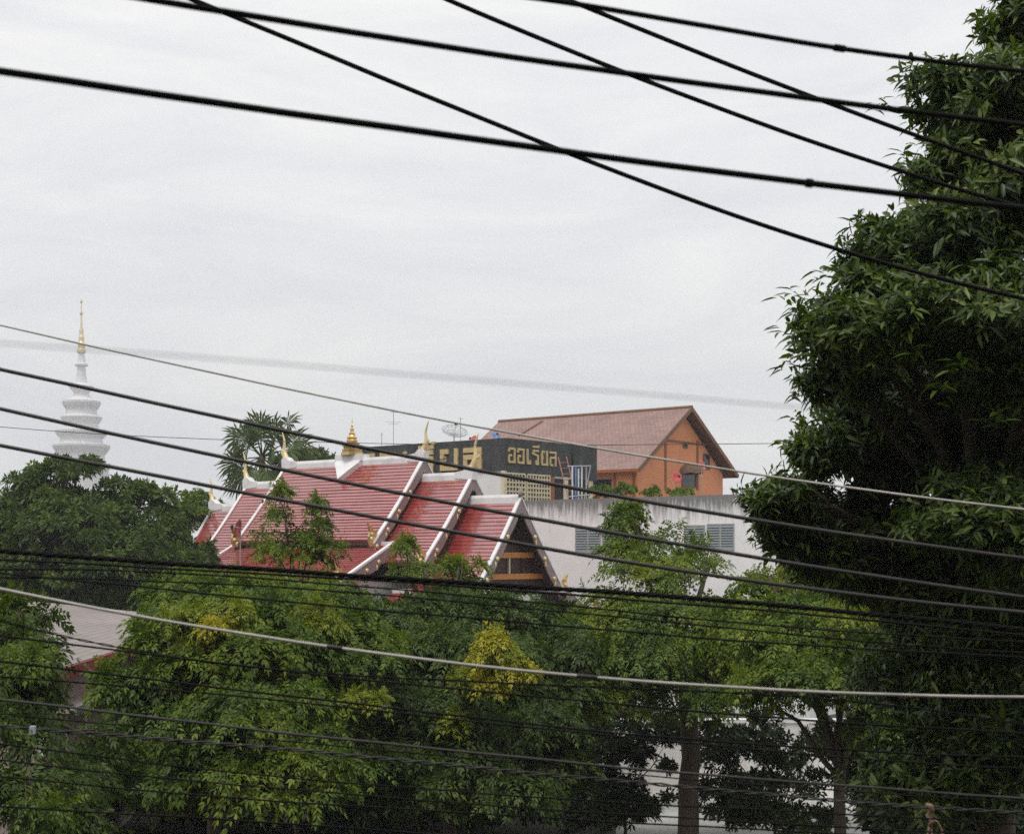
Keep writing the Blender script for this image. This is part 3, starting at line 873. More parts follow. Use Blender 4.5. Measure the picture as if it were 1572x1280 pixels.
def leaf_diamond(Ln, W):
    v = np.array([(0,0,0),(.45*Ln,W/2,.12*W),(Ln,0,-.06*Ln),(.45*Ln,-W/2,.12*W)])
    return v, np.array([(0,2,1),(0,3,2)])

def place(vf, rot, pos):
    return vf[0] @ rot.T + pos, vf[1]

def merge(parts):
    V, T_, o = [], [], 0
    for v, t in parts:
        V.append(v); T_.append(t+o); o += len(v)
    return np.concatenate(V), np.concatenate(T_)

def rot_from(d, up=np.array([0, 0, 1.]), roll=0.0):
    """x axis along d"""
    x = d/np.linalg.norm(d)
    y_ = np.cross(up, x)
    if np.linalg.norm(y_) < 1e-3: y_ = np.array([0, 1., 0])
    y_ /= np.linalg.norm(y_)
    z = np.cross(x, y_)
    c, s = math.cos(roll), math.sin(roll)
    return np.stack([x, y_*c+z*s, -y_*s+z*c], axis=1)

def tpl_rosette(n, Ln, W):
    """whorl of long leaves round a twig tip (local +z)"""
    ps = []
    for i in range(n):
        az = rng.uniform(0, 6.283); pol = R(rng.uniform(20, 125))
        d = np.array([math.cos(az)*math.sin(pol), math.sin(az)*math.sin(pol), math.cos(pol)])
        l_ = Ln*rng.uniform(.45, 1.15)
        ps.append(place(leaf_mango(l_, W*rng.uniform(.8, 1.15), rng.uniform(.15, .45)), rot_from(d, roll=rng.uniform(-.5, .5)), d*.02-np.array([rng.normal(0, .04), rng.normal(0, .04), rng.uniform(0, .26)])))
    return merge(ps)

def tpl_pinnate(nl, npair, Ln, W, rach):
    """spray of pinnate leaves radiating from a twig tip"""
    ps = []
    for i in range(nl):
        az = i*2.399+rng.uniform(-.4, .4); pol = R(rng.uniform(40, 98))
        d = np.array([math.cos(az)*math.sin(pol), math.sin(az)*math.sin(pol), math.cos(pol)])
        Rm = rot_from(d, roll=rng.uniform(-.6, .6)); r_ = rach*rng.uniform(.65, 1.15)
        for j in range(npair):
            t = (j+1)/npair
            base = np.array([r_*t, 0, -.22*r_*t*t])
            for s in (-1, 1):
                a = R(62-20*t)*s
                dl = np.array([math.cos(a), math.sin(a), rng.uniform(-.45, .05)])
                l_ = Ln*(1-.35*abs(t-.5))*rng.uniform(.8, 1.15)
                v, f = place(leaf_diamond(l_, W*rng.uniform(.8, 1.2)), rot_from(dl, roll=rng.uniform(-.4, .4)), base)
                ps.append((v @ Rm.T, f))
        v, f = place(leaf_diamond(Ln, W), rot_from(np.array([1, 0, -.4])), np.array([r_, 0, -.22*r_]))
        ps.append((v @ Rm.T, f))
    return merge(ps)

def tpl_broad(n, Ln, W):
    ps = []
    for i in range(n):
        az = i*2.399+rng.uniform(-.3, .3); pol = R(rng.uniform(20, 100))
        d = np.array([math.cos(az)*math.sin(pol), math.sin(az)*math.sin(pol), math.cos(pol)])
        ps.append(place(leaf_diamond(Ln*rng.uniform(.7, 1.15), W*rng.uniform(.8, 1.2)), rot_from(d, roll=rng.uniform(-.7, .7)), d*Ln*rng.uniform(.1, .9)))
    return merge(ps)

TP = {
 'mango': [tpl_rosette(int(rng.integers(8, 17)), .195, .050) for _ in range(12)],
 'neem': [tpl_pinnate(5, 5, .150, .056, .48) for _ in range(6)],
 'fine': [tpl_pinnate(5, 5, .135, .050, .44) for _ in range(6)],
 'broad': [tpl_broad(22, .23, .10) for _ in range(5)],
 'far': [tpl_broad(26, .24, .10) for _ in range(5)],
}

def scatter(kind, pos, dirs, scale, droop=0.35):
    """one leafy mesh out of many sprays"""
    tpls = TP[kind]; V, T_, o = [], [], 0
    n = len(pos); which = rng.integers(0, len(tpls), n)
    rot = rand_rot(dirs, rng.uniform(0, 6.283, n))
    for k, (tv, tf) in enumerate(tpls):
        idx = np.nonzero(which == k)[0]
        if not len(idx): continue
        loc = np.einsum('nij,vj->nvi', rot[idx], tv)*scale[idx][:, None, None]
        r2 = (loc[..., 0]**2+loc[..., 1]**2)
        loc[..., 2] -= droop*r2/np.maximum(scale[idx][:, None]*.5, .05)
        v = loc+pos[idx][:, None, :]
        m = len(tv)
        t = tf[None]+(np.arange(len(idx))*m)[:, None, None]
        V.append(v.reshape(-1, 3)); T_.append(t.reshape(-1, 3)+o); o += len(idx)*m
    return np.concatenate(V), np.concatenate(T_)

def sphere_pts(n, zmin=-1.0):
    z = rng.uniform(zmin, 1, n); a = rng.uniform(0, 6.283, n); r = np.sqrt(1-z*z)
    return np.stack([r*np.cos(a), r*np.sin(a), z], 1)

def lobe_clusters(lobes, dens, sub=0.42, flat=0.62, zmin=-.45, fill=0.25, per=18, upb=.45):
    """lobes: (px, py, depth, rx px, ry px[, weight]). Each lobe carries smaller clumps; sprays sit on the clumps' upper shells."""
    pos, dr = [], []
    for lb in lobes:
        x, y_, d, rx, ry = lb[:5]; wgt = lb[5] if len(lb) > 5 else 1.0
        c = P(x, y_, d); a = rx/F*d; h = ry/F*d
        rad = np.array([a, a*.85, h])
        area = 4*math.pi*((a*a*.85+a*h+a*h*.85)/3)
        ns = max(2, int(area*dens*wgt/per))
        sp = sphere_pts(ns, zmin)
        cs = c+sp*rad*rng.uniform(.70, 1.0, (ns, 1))
        m_ = min(a, h)
        for q, u in zip(cs, sp):
            rs = sub*m_*rng.uniform(.6, 1.35)
            k = max(3, int(per*rng.uniform(.6, 1.4)))
            v = sphere_pts(k, -.25)
            v2 = v*.8+u*.5
            pos.append(q+v*np.array([rs*1.25, rs*1.25, rs*flat])*rng.uniform(.75, 1.1, (k, 1)))
            dr.append(v2+np.array([0, 0, upb]))
        for u in sphere_pts(int(ns*.55)+1, -.15):          # sprigs that break the outline
            k = rng.integers(3, 6); le = rng.uniform(.12, .42)*m_
            dv = u*np.array([1, 1, .8])+np.array([0, 0, .35]); dv /= np.linalg.norm(dv)
            st = np.linspace(0, 1, k)[:, None]
            pos.append(c+u*rad*.95+dv*le*st+rng.normal(0, .05*m_, (k, 3))*(1-.6*st)); dr.append(dv[None]+rng.normal(0, .35, (k, 3)))
        nf = int(ns*per*fill)
        v = sphere_pts(nf)
        pos.append(c+v*rad*(rng.uniform(.05, .75, (nf, 1)))); dr.append(v+np.array([0, 0, .3]))
    return np.concatenate(pos), np.concatenate(dr)

def limb(b, a, e, r0, r1, sag=0.0, n=6, wob=.015):
    a = np.array(a, float); e = np.array(e, float)
    pts = []
    for i in range(n+1):
        t = i/n
        p = a*(1-t)+e*t+np.array([0, 0, 1])*sag*math.sin(math.pi*t)
        if 0 < i < n: p = p+rng.normal(0, wob*np.linalg.norm(e-a), 3)
        pts.append(tuple(p))
    b.tube(pts, [r0+(r1-r0)*i/n for i in range(n+1)], 7)
    return pts

def tree(name, label, base, fork, lobes, kind, lm, dens, scale=(.8, 1.25), group=None, trunk_r=.2, sub=.42, flat=.62, zmin=-.45, fill=.25, per=18, extra=(), droop=.35, twigs=True):
    e = empty(name, (base[0], base[1], 0)); tag(e, label, 'tree', group)
    off = np.array([base[0], base[1], 0.])
    b = MB(); b.smooth = True
    fk = np.array(fork)-off
    limb(b, (0, 0, -.1), fk, trunk_r*1.15, trunk_r*.85, 0, 7, .008)
    b.build('trunk', M['bark'], e)
    lb = MB(); lb.smooth = True
    for q in list(lobes)+[x[0] for x in extra]:
        c = P(*q[:3])-off; h = q[4]/F*q[2]
        e0 = fk+np.array([0, 0, rng.uniform(-.3, .2)])
        pts = limb(lb, e0, c, trunk_r*.5, trunk_r*.16, .3)
        for _ in range(4 if twigs else 0):
            u = sphere_pts(1, -.1)[0]
            a = np.array(pts[-1-rng.integers(0, 3)])
            limb(lb, a, c+u*np.array([q[3]/F*q[2]*.9, q[3]/F*q[2]*.7, h*.9]), trunk_r*.14, .008, .05, 4)
    if len(lb.f): tag(lb.build('limbs', M['bark'], e), kind='stuff')
    pos, dr = lobe_clusters(lobes, dens, sub, flat, zmin, fill, per, 1.0 if kind in ('neem', 'fine') else .45)
    sc = rng.uniform(scale[0], scale[1], len(pos))
    V, T_ = scatter(kind, pos-off, dr, sc, droop)
    o = link('crown', npmesh('crown', V, T_, LM[lm]), e); tag(o, kind='stuff')
    for q, lm2, dn in extra:
        p2, d2 = lobe_clusters([q], dn, sub, flat, zmin, .15, per, 1.0)
        V, T_ = scatter(kind, p2-off, d2, rng.uniform(.45, .8, len(p2)), droop)
        o = link('bright_foliage', npmesh('bright_foliage', V, T_, LM[lm2]), e); tag(o, kind='stuff')
    return e

# --- the big mango tree on the right
ML = [(1565,40,19.5,55,85),(1500,165,19,125,62),(1575,150,18,110,70),(1500,262,18.6,115,55),(1590,300,17.8,120,80),(1440,385,18,135,80),
      (1350,440,17.8,80,60),(1330,520,17.6,108,80),(1390,600,20.6,110,60),(1298,585,18.4,72,52,.8),(1225,835,19.6,66,36,.9),(1290,880,20,80,36,.9),(1180,800,19.4,30,24,.6),(1470,500,17.2,140,90),(1580,560,17.4,110,120),
      (1400,660,20.0,140,100),(1340,690,20.8,110,46),(1378,716,20.4,74,30,1.3),(1540,720,19.5,120,110),(1500,800,17.4,115,72),(1590,850,17.0,80,60),(1265,700,19.6,60,38,.7),(1210,775,19.4,62,55,.75),(1300,800,20.4,110,70),
      (1420,890,20.6,140,80),(1520,960,20.0,130,90),(1440,1040,21.5,130,90),(1540,1120,20,110,110),(1450,1200,20.5,120,90),(1680,250,18.5,150,150,.6),(1700,560,18,150,180,.6),(1700,900,18.5,150,180,.6)]
fk = P(1530, 900, 20.3)
mg = tree('mango_tree', 'big dark mango tree filling the right edge', (fk[0], fk[1]), tuple(fk), ML, 'mango', 'mango', 46, (.7, 1.3), trunk_r=.28, sub=.42, flat=.6, zmin=-.35, fill=.45, per=15, droop=.45)
# loose leaves of the outer twigs, each a leaf of its own
LMESH = []
for _ in range(5):
    v, f = leaf_mango(.20*rng.uniform(.8, 1.15), .052, rng.uniform(.2, .5))
    LMESH.append(npmesh('leaf', v, f, LM['mango']))
off = np.array([fk[0], fk[1], 0.])
nleaf = 0
for (x, y_, d) in [(1212,455,17.3),(1206,500,17.3),(1210,560,17.4),(1222,610,17.6),(1262,425,17.3),(1318,345,17.4),(1352,160,18.2),(1385,235,18),(1430,110,18.3),(1512,30,18.6),
                   (1260,480,16.9),(1310,470,16.8),(1370,430,16.8),(1420,450,16.6),(1340,560,16.9),(1400,540,16.6),(1470,560,16.4),(1520,640,16.6),(1440,600,16.6),(1490,760,16.7),(1450,800,16.8),(1530,780,16.6),(1240,660,18.6),(1190,740,18.6),(1150,765,18.8)]:
    c = P(x, y_, d)
    for i in range(12):
        az = i*2.399+rng.uniform(-.3, .3); pol = R(rng.uniform(45, 110))
        dv = np.array([math.cos(az)*math.sin(pol), math.sin(az)*math.sin(pol), math.cos(pol)])
        o = link('leaf', LMESH[nleaf % 5], mg)
        m4 = Matrix(rot_from(dv, roll=rng.uniform(-.5, .5)).tolist()).to_4x4()
        m4.translation = Vector(c-off+dv*.02+rng.normal(0, .05, 3))
        o.matrix_basis = m4; nleaf += 1

# --- feathery trees of the middle ground
fk = P(330, 1150, 31)
tree('feathery_tree', 'yellow-green feathery tree left of centre, below the temple roof', (fk[0], fk[1]), tuple(fk),
     [(250,1030,29.5,22,16),(225,985,29.8,14,10,.7),(165,1050,29.5,22,12,.8),(195,1085,29.5,36,26),(335,960,31,95,40),(290,1030,31,50,36),(400,1020,30,120,55),(480,945,32,95,36),(275,1105,30,70,50),(400,1115,29,130,65),(260,1200,29,90,60),(430,1205,28.5,120,60),(545,1015,31,65,50),(300,910,33,75,22),(420,905,34,85,20)],
     'neem', 'neem', 9, (.75, 1.2), trunk_r=.17, sub=.5, flat=.36, zmin=-.4, fill=.22, per=11,
     extra=[((285,948,29.6,44,10),'lime',22),((345,935,29.6,36,8),'lime',22),((325,962,29.4,40,6),'yellow',7),((470,938,30.6,34,9),'lime',22),((500,960,30.6,30,8),'lime',16),((560,1072,29.4,36,6),'lime',10),((290,1000,29.6,26,8),'lime',16),((480,1165,27.8,50,10),'neem',6)])
fk = P(455, 920, 35)
tree('feathery_tree', 'tall light green sprig in front of the red temple roof', (fk[0], fk[1]), tuple(fk),
     [(440,828,35,50,14,.8),(485,812,35,24,12,.7),(405,848,35,36,12,.8),(470,855,35,44,12,.9),(435,792,35.2,30,8,.7),(505,838,35,18,8,.6),(487,775,35,4,8,.5),(432,755,35,4,8,.35)],
     'fine', 'neem', 10, (.5, .85), trunk_r=.05, sub=.5, flat=.4, fill=.1, per=5)
fk = P(690, 1150, 34)
tree('feathery_tree', 'deep green feathery tree in the centre, below the temple gable', (fk[0], fk[1]), tuple(fk),
     [(605,940,35,75,24),(700,935,36,90,22),(725,905,36.5,50,12,.5),(795,950,35,70,28),(620,1000,34,90,46),(740,1010,34,100,50),(850,1000,35,70,46),(600,1095,33,100,52),(730,1105,33,110,56),(850,1095,34,80,52),(580,1195,32,110,60),(720,1205,32,110,60),(840,1195,33.5,70,50)],
     'neem', 'cool', 8.5, (.7, 1.15), trunk_r=.16, sub=.5, flat=.36, fill=.25, per=11,
     extra=[((650,872,36,44,8),'neem',5),((622,838,36,18,6),'neem',5),((705,868,36,34,7),'neem',6),((758,982,30.6,14,10),'yellow',14),((735,1008,30.6,28,5),'yellow',9),((782,1024,30.6,34,5),'yellow',10),((742,1046,30.6,24,8),'yellow',10),((765,1005,30.8,40,14),'lime',7),((715,1040,30.8,30,10),'lime',6),((690,1112,31.2,24,12),'lime',12),((620,1160,30.5,40,12),'neem',6)])
fk = P(1057, 1290, 37)
tree('feathery_tree', 'green feathery tree with a bare straight trunk before the white building', (fk[0], fk[1]), (fk[0]+.0, fk[1], P(0, 1030, 37)[2]),
     [(975,800,38,36,16,.4),(960,845,38,36,18,.4),(1030,835,38.5,50,22,.35),(1005,885,37,80,26,.6),(1085,865,38.5,55,22,.35),(945,930,37,60,20,.7),(1040,940,36.5,100,28),(935,970,36.5,70,30),(1000,1005,36,110,45),(1100,1005,36,70,40),(905,1055,36,70,46),(1010,1070,35.5,90,32),(1110,1085,35.5,55,30,.6),(965,788,38,14,6,.35)],
     'fine', 'neem', 9.5, (.7, 1.15), trunk_r=.26, sub=.5, flat=.38, fill=.2, per=10,
     extra=[((1000,880,36.4,24,6),'lime',4),((950,1100,34.5,50,10),'neem',6)])
fk = P(1290, 1180, 31)
tree('feathery_tree', 'bright green feathery tree in front of the mango tree', (fk[0], fk[1]), tuple(fk),
     [(1195,900,33,55,14),(1200,935,32,85,26),(1270,955,31,75,26,.8),(1180,990,31,90,36),(1290,1005,30.5,85,36),(1230,1052,30,100,38),(1340,1060,30,60,45),(1160,1065,31.5,45,30,.7),(1385,1015,30,35,40,.8),(1330,1130,30,50,36,.8)],
     'fine', 'neem', 9.5, (.75, 1.15), trunk_r=.14, sub=.5, flat=.38, fill=.25, per=11,
     extra=[((1290,945,29.8,34,6),'lime',8),((1180,885,32,40,6),'lime',6)])
# --- left side
fk = P(20, 1120, 25)
tree('leafy_tree', 'pale green tree at the lower left corner before the low hall', (fk[0], fk[1]), tuple(fk),
     [(10,985,26,34,22),(40,945,27,34,18),(60,1015,25,24,22),(60,1070,25,30,24),(15,1040,25,50,36),(10,1110,24,45,40,.9),(30,1225,23,65,45),(100,1200,26,45,40),(150,1150,28,40,34,.8),(120,1265,25,80,30)],
     'neem', 'cool', 10, (.8, 1.15), trunk_r=.12, sub=.5, flat=.42, fill=.3, per=11,
     extra=[((40,1010,24,40,12),'neem',16),((50,1240,22.5,50,16),'neem',16)])
fk = P(110, 885, 70)
tree('leafy_tree', 'dark bushy tree at the left under the distant chedi', (fk[0], fk[1]), tuple(fk),
     [(112,722,70,34,22),(50,745,70,32,26),(20,775,70,30,26),(85,775,70,44,30),(190,760,70,36,24),(150,790,70,44,30),(238,775,70,30,22),(255,815,70,30,26),(120,820,69,90,46),(20,830,69,50,50),(230,845,69,60,34),(285,860,69,38,26),(190,870,68,90,40),(70,880,68,80,36)],
     'far', 'cool', 5.2, (.9, 1.5), trunk_r=.25, sub=.6, flat=.42, fill=.25, per=9)
fk = P(120, 935, 76)
tree('leafy_tree', 'dark green tree above the grey-pink hall roof', (fk[0], fk[1]), tuple(fk),
     [(60,885,75,80,20),(160,890,75,80,18),(20,905,75,60,18),(240,895,75,40,14),(110,905,75,90,14),(120,928,70,120,12),(210,930,70,50,14)],
     'far', 'cool', 9, (.8, 1.2), trunk_r=.14, sub=.5, flat=.5, fill=.4, per=10)
fk = P(285, 880, 80)
tree('leafy_tree', 'light green tree behind the left end of the temple', (fk[0], fk[1]), tuple(fk),
     [(300,785,82,34,24),(325,800,83,26,20),(350,810,92,30,20),(280,800,80,30,24)],
     'far', 'neem', 7, (.7, 1.15), trunk_r=.2, sub=.5, fill=.4, per=10)
fk = P(475, 800, 100)
tree('leafy_tree', 'rounded green tree crown right of the fan palm', (fk[0], fk[1]), tuple(fk),
     [(478,708,100,30,16),(500,722,100,26,20),(445,718,100,26,16)],
     'far', 'cool', 6, (.8, 1.3), trunk_r=.25, sub=.5, fill=.5, per=10)
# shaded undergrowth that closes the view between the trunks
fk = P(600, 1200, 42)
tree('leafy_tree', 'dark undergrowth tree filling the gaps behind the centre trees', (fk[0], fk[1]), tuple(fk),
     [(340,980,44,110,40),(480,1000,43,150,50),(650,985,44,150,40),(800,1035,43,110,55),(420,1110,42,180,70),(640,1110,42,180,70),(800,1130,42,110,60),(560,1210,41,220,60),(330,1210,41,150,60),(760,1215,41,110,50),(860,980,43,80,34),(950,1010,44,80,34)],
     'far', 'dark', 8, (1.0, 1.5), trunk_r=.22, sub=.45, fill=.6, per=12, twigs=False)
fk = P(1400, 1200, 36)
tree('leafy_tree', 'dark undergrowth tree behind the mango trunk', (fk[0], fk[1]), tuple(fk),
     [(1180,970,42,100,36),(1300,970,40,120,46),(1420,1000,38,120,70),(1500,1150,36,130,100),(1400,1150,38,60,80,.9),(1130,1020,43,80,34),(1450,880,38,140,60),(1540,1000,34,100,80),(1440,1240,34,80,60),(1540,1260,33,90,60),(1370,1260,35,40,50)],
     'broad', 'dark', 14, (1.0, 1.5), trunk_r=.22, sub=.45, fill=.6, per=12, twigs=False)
# thin dangling twigs against the pale yard
fk = P(960, 1250, 40)
tree('leafy_tree', 'sparse small-leaved shrub against the pale yard left of the bare trunk', (fk[0], fk[1]), tuple(fk),
     [(880,1160,40,60,50,1.3),(945,1150,40,45,45,1.0),(900,1240,40,80,50,1.4),(975,1190,40,22,40,.8),(1018,1165,39,18,30,.6),(1000,1120,40,40,22,.8),(1010,1235,39.5,26,24,.5),(960,1250,39.5,60,24,1.0)],
     'broad', 'dark', 13, (.5, .8), trunk_r=.05, sub=.45, fill=.3, per=7)
fk = P(1190, 1260, 40)
tree('leafy_tree', 'sparse small-leaved shrub against the pale wall right of the bare trunk', (fk[0], fk[1]), tuple(fk),
     [(1110,1160,40,45,50,1.3),(1170,1140,40,40,40,1.0),(1190,1200,40,45,40,.8),(1235,1160,39,45,30,.6),(1250,1220,39,50,30,.45),(1130,1240,39,60,45,1.4),(1220,1262,39,80,18,.9),(1315,1190,38,40,80,1.4),(1275,1140,37.5,34,30,1.2),(1060,1130,38,40,16,.8)],
     'broad', 'dark', 13, (.5, .8), trunk_r=.05, sub=.45, fill=.3, per=7)
# rooftop shrubs on the white building's terrace
for x, y_, d, rx, ry, lab in ((925,757,86,26,8,'low rooftop shrub below the dark windows of the orange house'),(965,752,85,15,10,'bright rooftop shrub at the left corner of the orange gable'),
                              (1005,757,84,18,8,'dark rooftop shrub on the parapet in front of the orange gable'),(1045,758,83,16,10,'rooftop shrub below the small gable window')):
    c = P(x, y_+12, d)
    e = empty('shrub', tuple(c)); tag(e, lab, 'shrub')
    p2, d2 = lobe_clusters([(x, y_, d, rx, ry)], 14, .5, .6, -.2, .3, 8)
    V, T_ = scatter('broad', p2-c, d2, rng.uniform(.5, .85, len(p2)))
    tag(link('foliage', npmesh('foliage', V, T_, LM['neem']), e), kind='stuff')
    b = MB()
    for k in range(4): b.tube([(0,0,0),(random.uniform(-.4,.4),random.uniform(-.2,.2),.35)], [.02,.008], 5)
    b.build('stem', M['bark'], e)

# --- fan palm behind the temple
def palm():
    D = 88.0; c = P(402, 702, D); k = D/F
    e = empty('fan_palm', (c[0], c[1], 0)); tag(e, 'fan palm rising behind the left half of the temple roof', 'palm')
    b = MB(); b.smooth = True
    b.tube([(.25,0,0),(.15,.1,5),(0,0,c[2]-.8),(0,0,c[2]+.2)], [.28,.22,.20,.16], 12)
    b.build('trunk', M['bark'], e)
    def fan(px, py, dy, r, dead=False, tilt=0.0):
        # hub of the fan
        h = np.array([(px-402)*k, dy, c[2]+(702-py)*k]); o0 = np.array([0, 0, c[2]])
        ax = h-o0; L_ = np.linalg.norm(ax); ax /= L_
        st = h-ax*r*.45
        b = MB(); b.smooth = True
        mid = (o0+st)/2+np.array([0, 0, .12])
        b.tube([tuple(o0), tuple(mid), tuple(st)], [.055,.04,.025], 6)
        fo = b.build('petiole', M['thatch'] if dead else LM['palm'], e)
        # blade: folded segments radiating over ~250 degrees round ax
        side = np.cross(ax, np.array([0, -1., 0])+rng.normal(0, .45, 3)); side /= np.linalg.norm(side)
        nrm = np.cross(side, ax)
        V, T_ = [], []
        n = 22
        for i in range(n):
            a = R(-125+250*(i+.5)/n)
            dv = ax*math.cos(a)+side*math.sin(a)+nrm*(.18*math.cos(2*a))
            ln = r*(1.0-.22*abs(math.sin(a/2)))*rng.uniform(.9, 1.08)
            pv = -ax*math.sin(a)+side*math.cos(a)
            wd = r*math.tan(R(250/n/2))*.46
            drp = np.array([0, 0, -1.])*ln*rng.uniform(.15, .60)
            p0 = st; p1 = st+dv*ln*.6+drp*.25; p2 = st+dv*ln+drp
            b0 = len(V)
            V += [p0, p1+pv*wd+nrm*.02, p1-nrm*.05, p1-pv*wd+nrm*.02, p2]
            T_ += [(b0,b0+2,b0+1),(b0,b0+3,b0+2),(b0+1,b0+2,b0+4),(b0+2,b0+3,b0+4)]
        link('blade', npmesh('blade', np.array(V), np.array(T_), LM['deadpalm' if dead else 'palm']), fo)
    for a in [(400,650,-.3,1.45),(385,652,.6,1.35),(420,655,.3,1.35),(370,672,-.5,1.35),(432,664,-.5,1.35),(445,648,.5,1.25),(358,668,.4,1.2),
              (462,676,-.2,1.35),(470,690,.3,1.2),(455,695,-.9,1.1),(362,728,-.4,1.4),(350,716,.2,1.25),(400,738,-1.1,1.45),(385,740,-.8,1.25),(418,735,-.9,1.3),
              (378,690,-1.2,1.2),(425,690,-1.2,1.15),(405,672,-1.2,1.3),(395,660,1.0,1.3),(440,720,.2,1.2),(360,745,.3,1.2)]:
        fan(402+(a[0]-402)*1.08, 700+(a[1]-702)*1.12-3, a[2], a[3]*1.12)
    for a in [(428,728,.1,1.0),(418,742,.4,1.0),(384,738,.5,1.0),(436,738,-.2,.9)]:
        fan(*a, dead=True)
palm()


# ------------------------------------------------------------------ overhead cables
def cable(label, pts, wpx, d0, d1, m, group, name='cable', ext=True, deg=3, wob=.5, strands=0, ties=()):
    xs = np.array([p[0] for p in pts], float); ys = np.array([p[1] for p in pts], float)
    co = np.polyfit(xs/1000, ys, min(deg, len(pts)-1))
    xa, xb = (min(xs[0], -60), max(xs[-1], 1630)) if ext else (xs[0], xs[-1])
    xx = np.linspace(xa, xb, 110)
    yy = np.polyval(co, xx/1000)
    for e0, sel in ((xs[0], xx < xs[0]), (xs[-1], xx > xs[-1])):      # straight on beyond the measured span
        yy[sel] = np.polyval(co, e0/1000)+np.polyval(np.polyder(co), e0/1000)*(xx[sel]-e0)/1000
    ph = rng.uniform(0, 6.28, 3)
    yy += wob*(np.sin(xx/97+ph[0])*.5+np.sin(xx/41+ph[1])*.3+np.sin(xx/223+ph[2])*.8)
    t = (xx-xa)/(xb-xa)
    dd = 1/((1-t)/d0+t/d1)
    pp = [Vector(P(a, b_, c)) for a, b_, c in zip(xx, yy, dd)]
    if ext:                                   # carry on to the poles out of view
        v0 = (pp[0]-pp[1]).normalized(); v1 = (pp[-1]-pp[-2]).normalized()
        pp = [pp[0]+v0*q for q in (9, 6, 3)] + pp + [pp[-1]+v1*q for q in (3, 6, 9)]
    r = wpx/2/F*(d0+d1)/2
    if strands:                               # twisted bundle of insulated strands
        o = empty(name, tuple(pp[0]))
        dense = []
        for p, q in zip(pp, pp[1:]):
            for u in range(4): dense.append(p.lerp(q, u/4))
        dense.append(pp[-1])
        ax = (pp[-1]-pp[0]).normalized(); sx = ax.cross(Vector((0, 0, 1))).normalized(); sz = sx.cross(ax)
        for k in range(strands):
            tw = []; run = 0.0
            for i, p in enumerate(dense):
                if i: run += (p-dense[i-1]).length
                a = run/.35*6.283+6.283*k/strands
                tw.append(p-pp[0]+(sx*math.cos(a)+sz*math.sin(a))*r*.62)
            b = MB(); b.smooth = True; b.tube(tw, r*.5, 6); b.build('strand', M[m], o)
        tag(o, label, 'cable', group)
        return o
    b = MB(); b.smooth = True
    b.tube(pp, r, 8)
    o = b.build(name, M[m], None)
    for tx, hw, m2 in ties:                   # splice sleeves and tape wraps
        ii = [k+(3 if ext else 0) for k in range(len(xx)) if abs(xx[k]-tx) <= hw+9]
        if len(ii) > 1:
            a_, c_ = pp[ii[0]], pp[ii[-1]]; mid = pp[ii[len(ii)//2]]; u_ = (c_-a_).normalized(); h_ = hw/F*(mid.y)
            q = MB(); q.smooth = True
            q.tube([mid-u_*h_, mid-u_*h_*.8, mid+u_*h_*.8, mid+u_*h_], [r*1.05, r*1.4, r*1.4, r*1.05], 8)
            q.build('splice', M[m2], o)
    tag(o, label, 'cable', group)
    return o
g1 = 'thick blurred cables across the sky'
cable('thick blurred black cable starting on the left edge, lowest of three', [(0,110),(300,152),(500,183),(850,232),(1240,280),(1370,296),(1572,320)], 11, 5.4, 7.2, 'cable', g1, ties=((1237,6,'cable'),))
cable('thick blurred black cable in the middle of the three soft ones', [(200,-6),(330,17),(800,88),(1000,120),(1250,152),(1400,172),(1572,192)], 10, 5.6, 7.6, 'cable', g1)
cable('thick blurred black cable highest at the right, with a slight kink', [(780,-8),(920,13),(1100,42),(1280,74),(1450,95),(1572,110)], 9, 5.8, 7.8, 'cable', g1, ties=((1280,10,'cable'),), deg=4)
g2 = 'sharp black cables running steeply down to the right'
cable('sharp black cable dropping from the upper left into the mango crown', [(285,-3),(500,82),(700,167),(866,234),(1050,302),(1250,372),(1400,414),(1572,460)], 7.5, 9.5, 12, 'cable', g2)
cable('sharp black cable between its two steep neighbours', [(680,-3),(850,68),(985,122),(1250,218),(1400,268),(1531,308),(1572,319)], 7.5, 9.5, 12, 'cable', g2)
cable('sharp black cable nearest the upper right corner', [(865,-3),(1050,72),(1250,151),(1420,213),(1572,268)], 7.5, 9.5, 12, 'cable', g2)
g3 = 'thin cables slanting across the temple'
cable('thin grey cable crossing the chedi spire, pale against the mango tree', [(0,500),(300,565),(600,628),(880,686),(1230,735),(1400,760),(1572,784)], 3.2, 13, 11, 'cablepale', g3)
cable('dark cable crossing the chedi neck and the palm top', [(0,567),(300,632),(500,676),(780,729),(1140,795),(1350,828),(1572,857)], 6, 11, 11, 'cablegrey', g3)
cable('dark cable crossing the chedi tiers and the main temple roof', [(0,628),(300,690),(560,747),(800,795),(1140,850),(1350,885),(1572,917)], 6, 11, 11, 'cablegrey', g3)
cable('dark cable just over the left tree tops and the lower temple roof', [(0,684),(330,748),(560,790),(800,836),(1160,892),(1350,916),(1572,940)], 6, 11, 11, 'cablegrey', g3)
cable('very blurred faint grey wire across the sky above the palm', [(0,527),(350,552),(700,582),(950,600),(1200,623),(1572,652)], 1.7, 2.5, 3.1, 'cable', None, 'wire')
cable('hair-thin far wire level across the sky behind the palm', [(0,655),(300,674),(790,682),(1180,681),(1572,676)], 1.0, 40, 40, 'cablegrey', None, 'wire')
g4 = 'dark cables in front of the trees'
cable('pale dusty cable sagging across the middle of the trees', [(0,904),(120,928),(300,960),(480,990),(700,1017),(860,1035),(1050,1049),(1350,1065),(1572,1070)], 4.8, 9.5, 9.5, 'cablepale', None, ties=((505,12,'cablegrey'),(905,16,'cablegrey')))
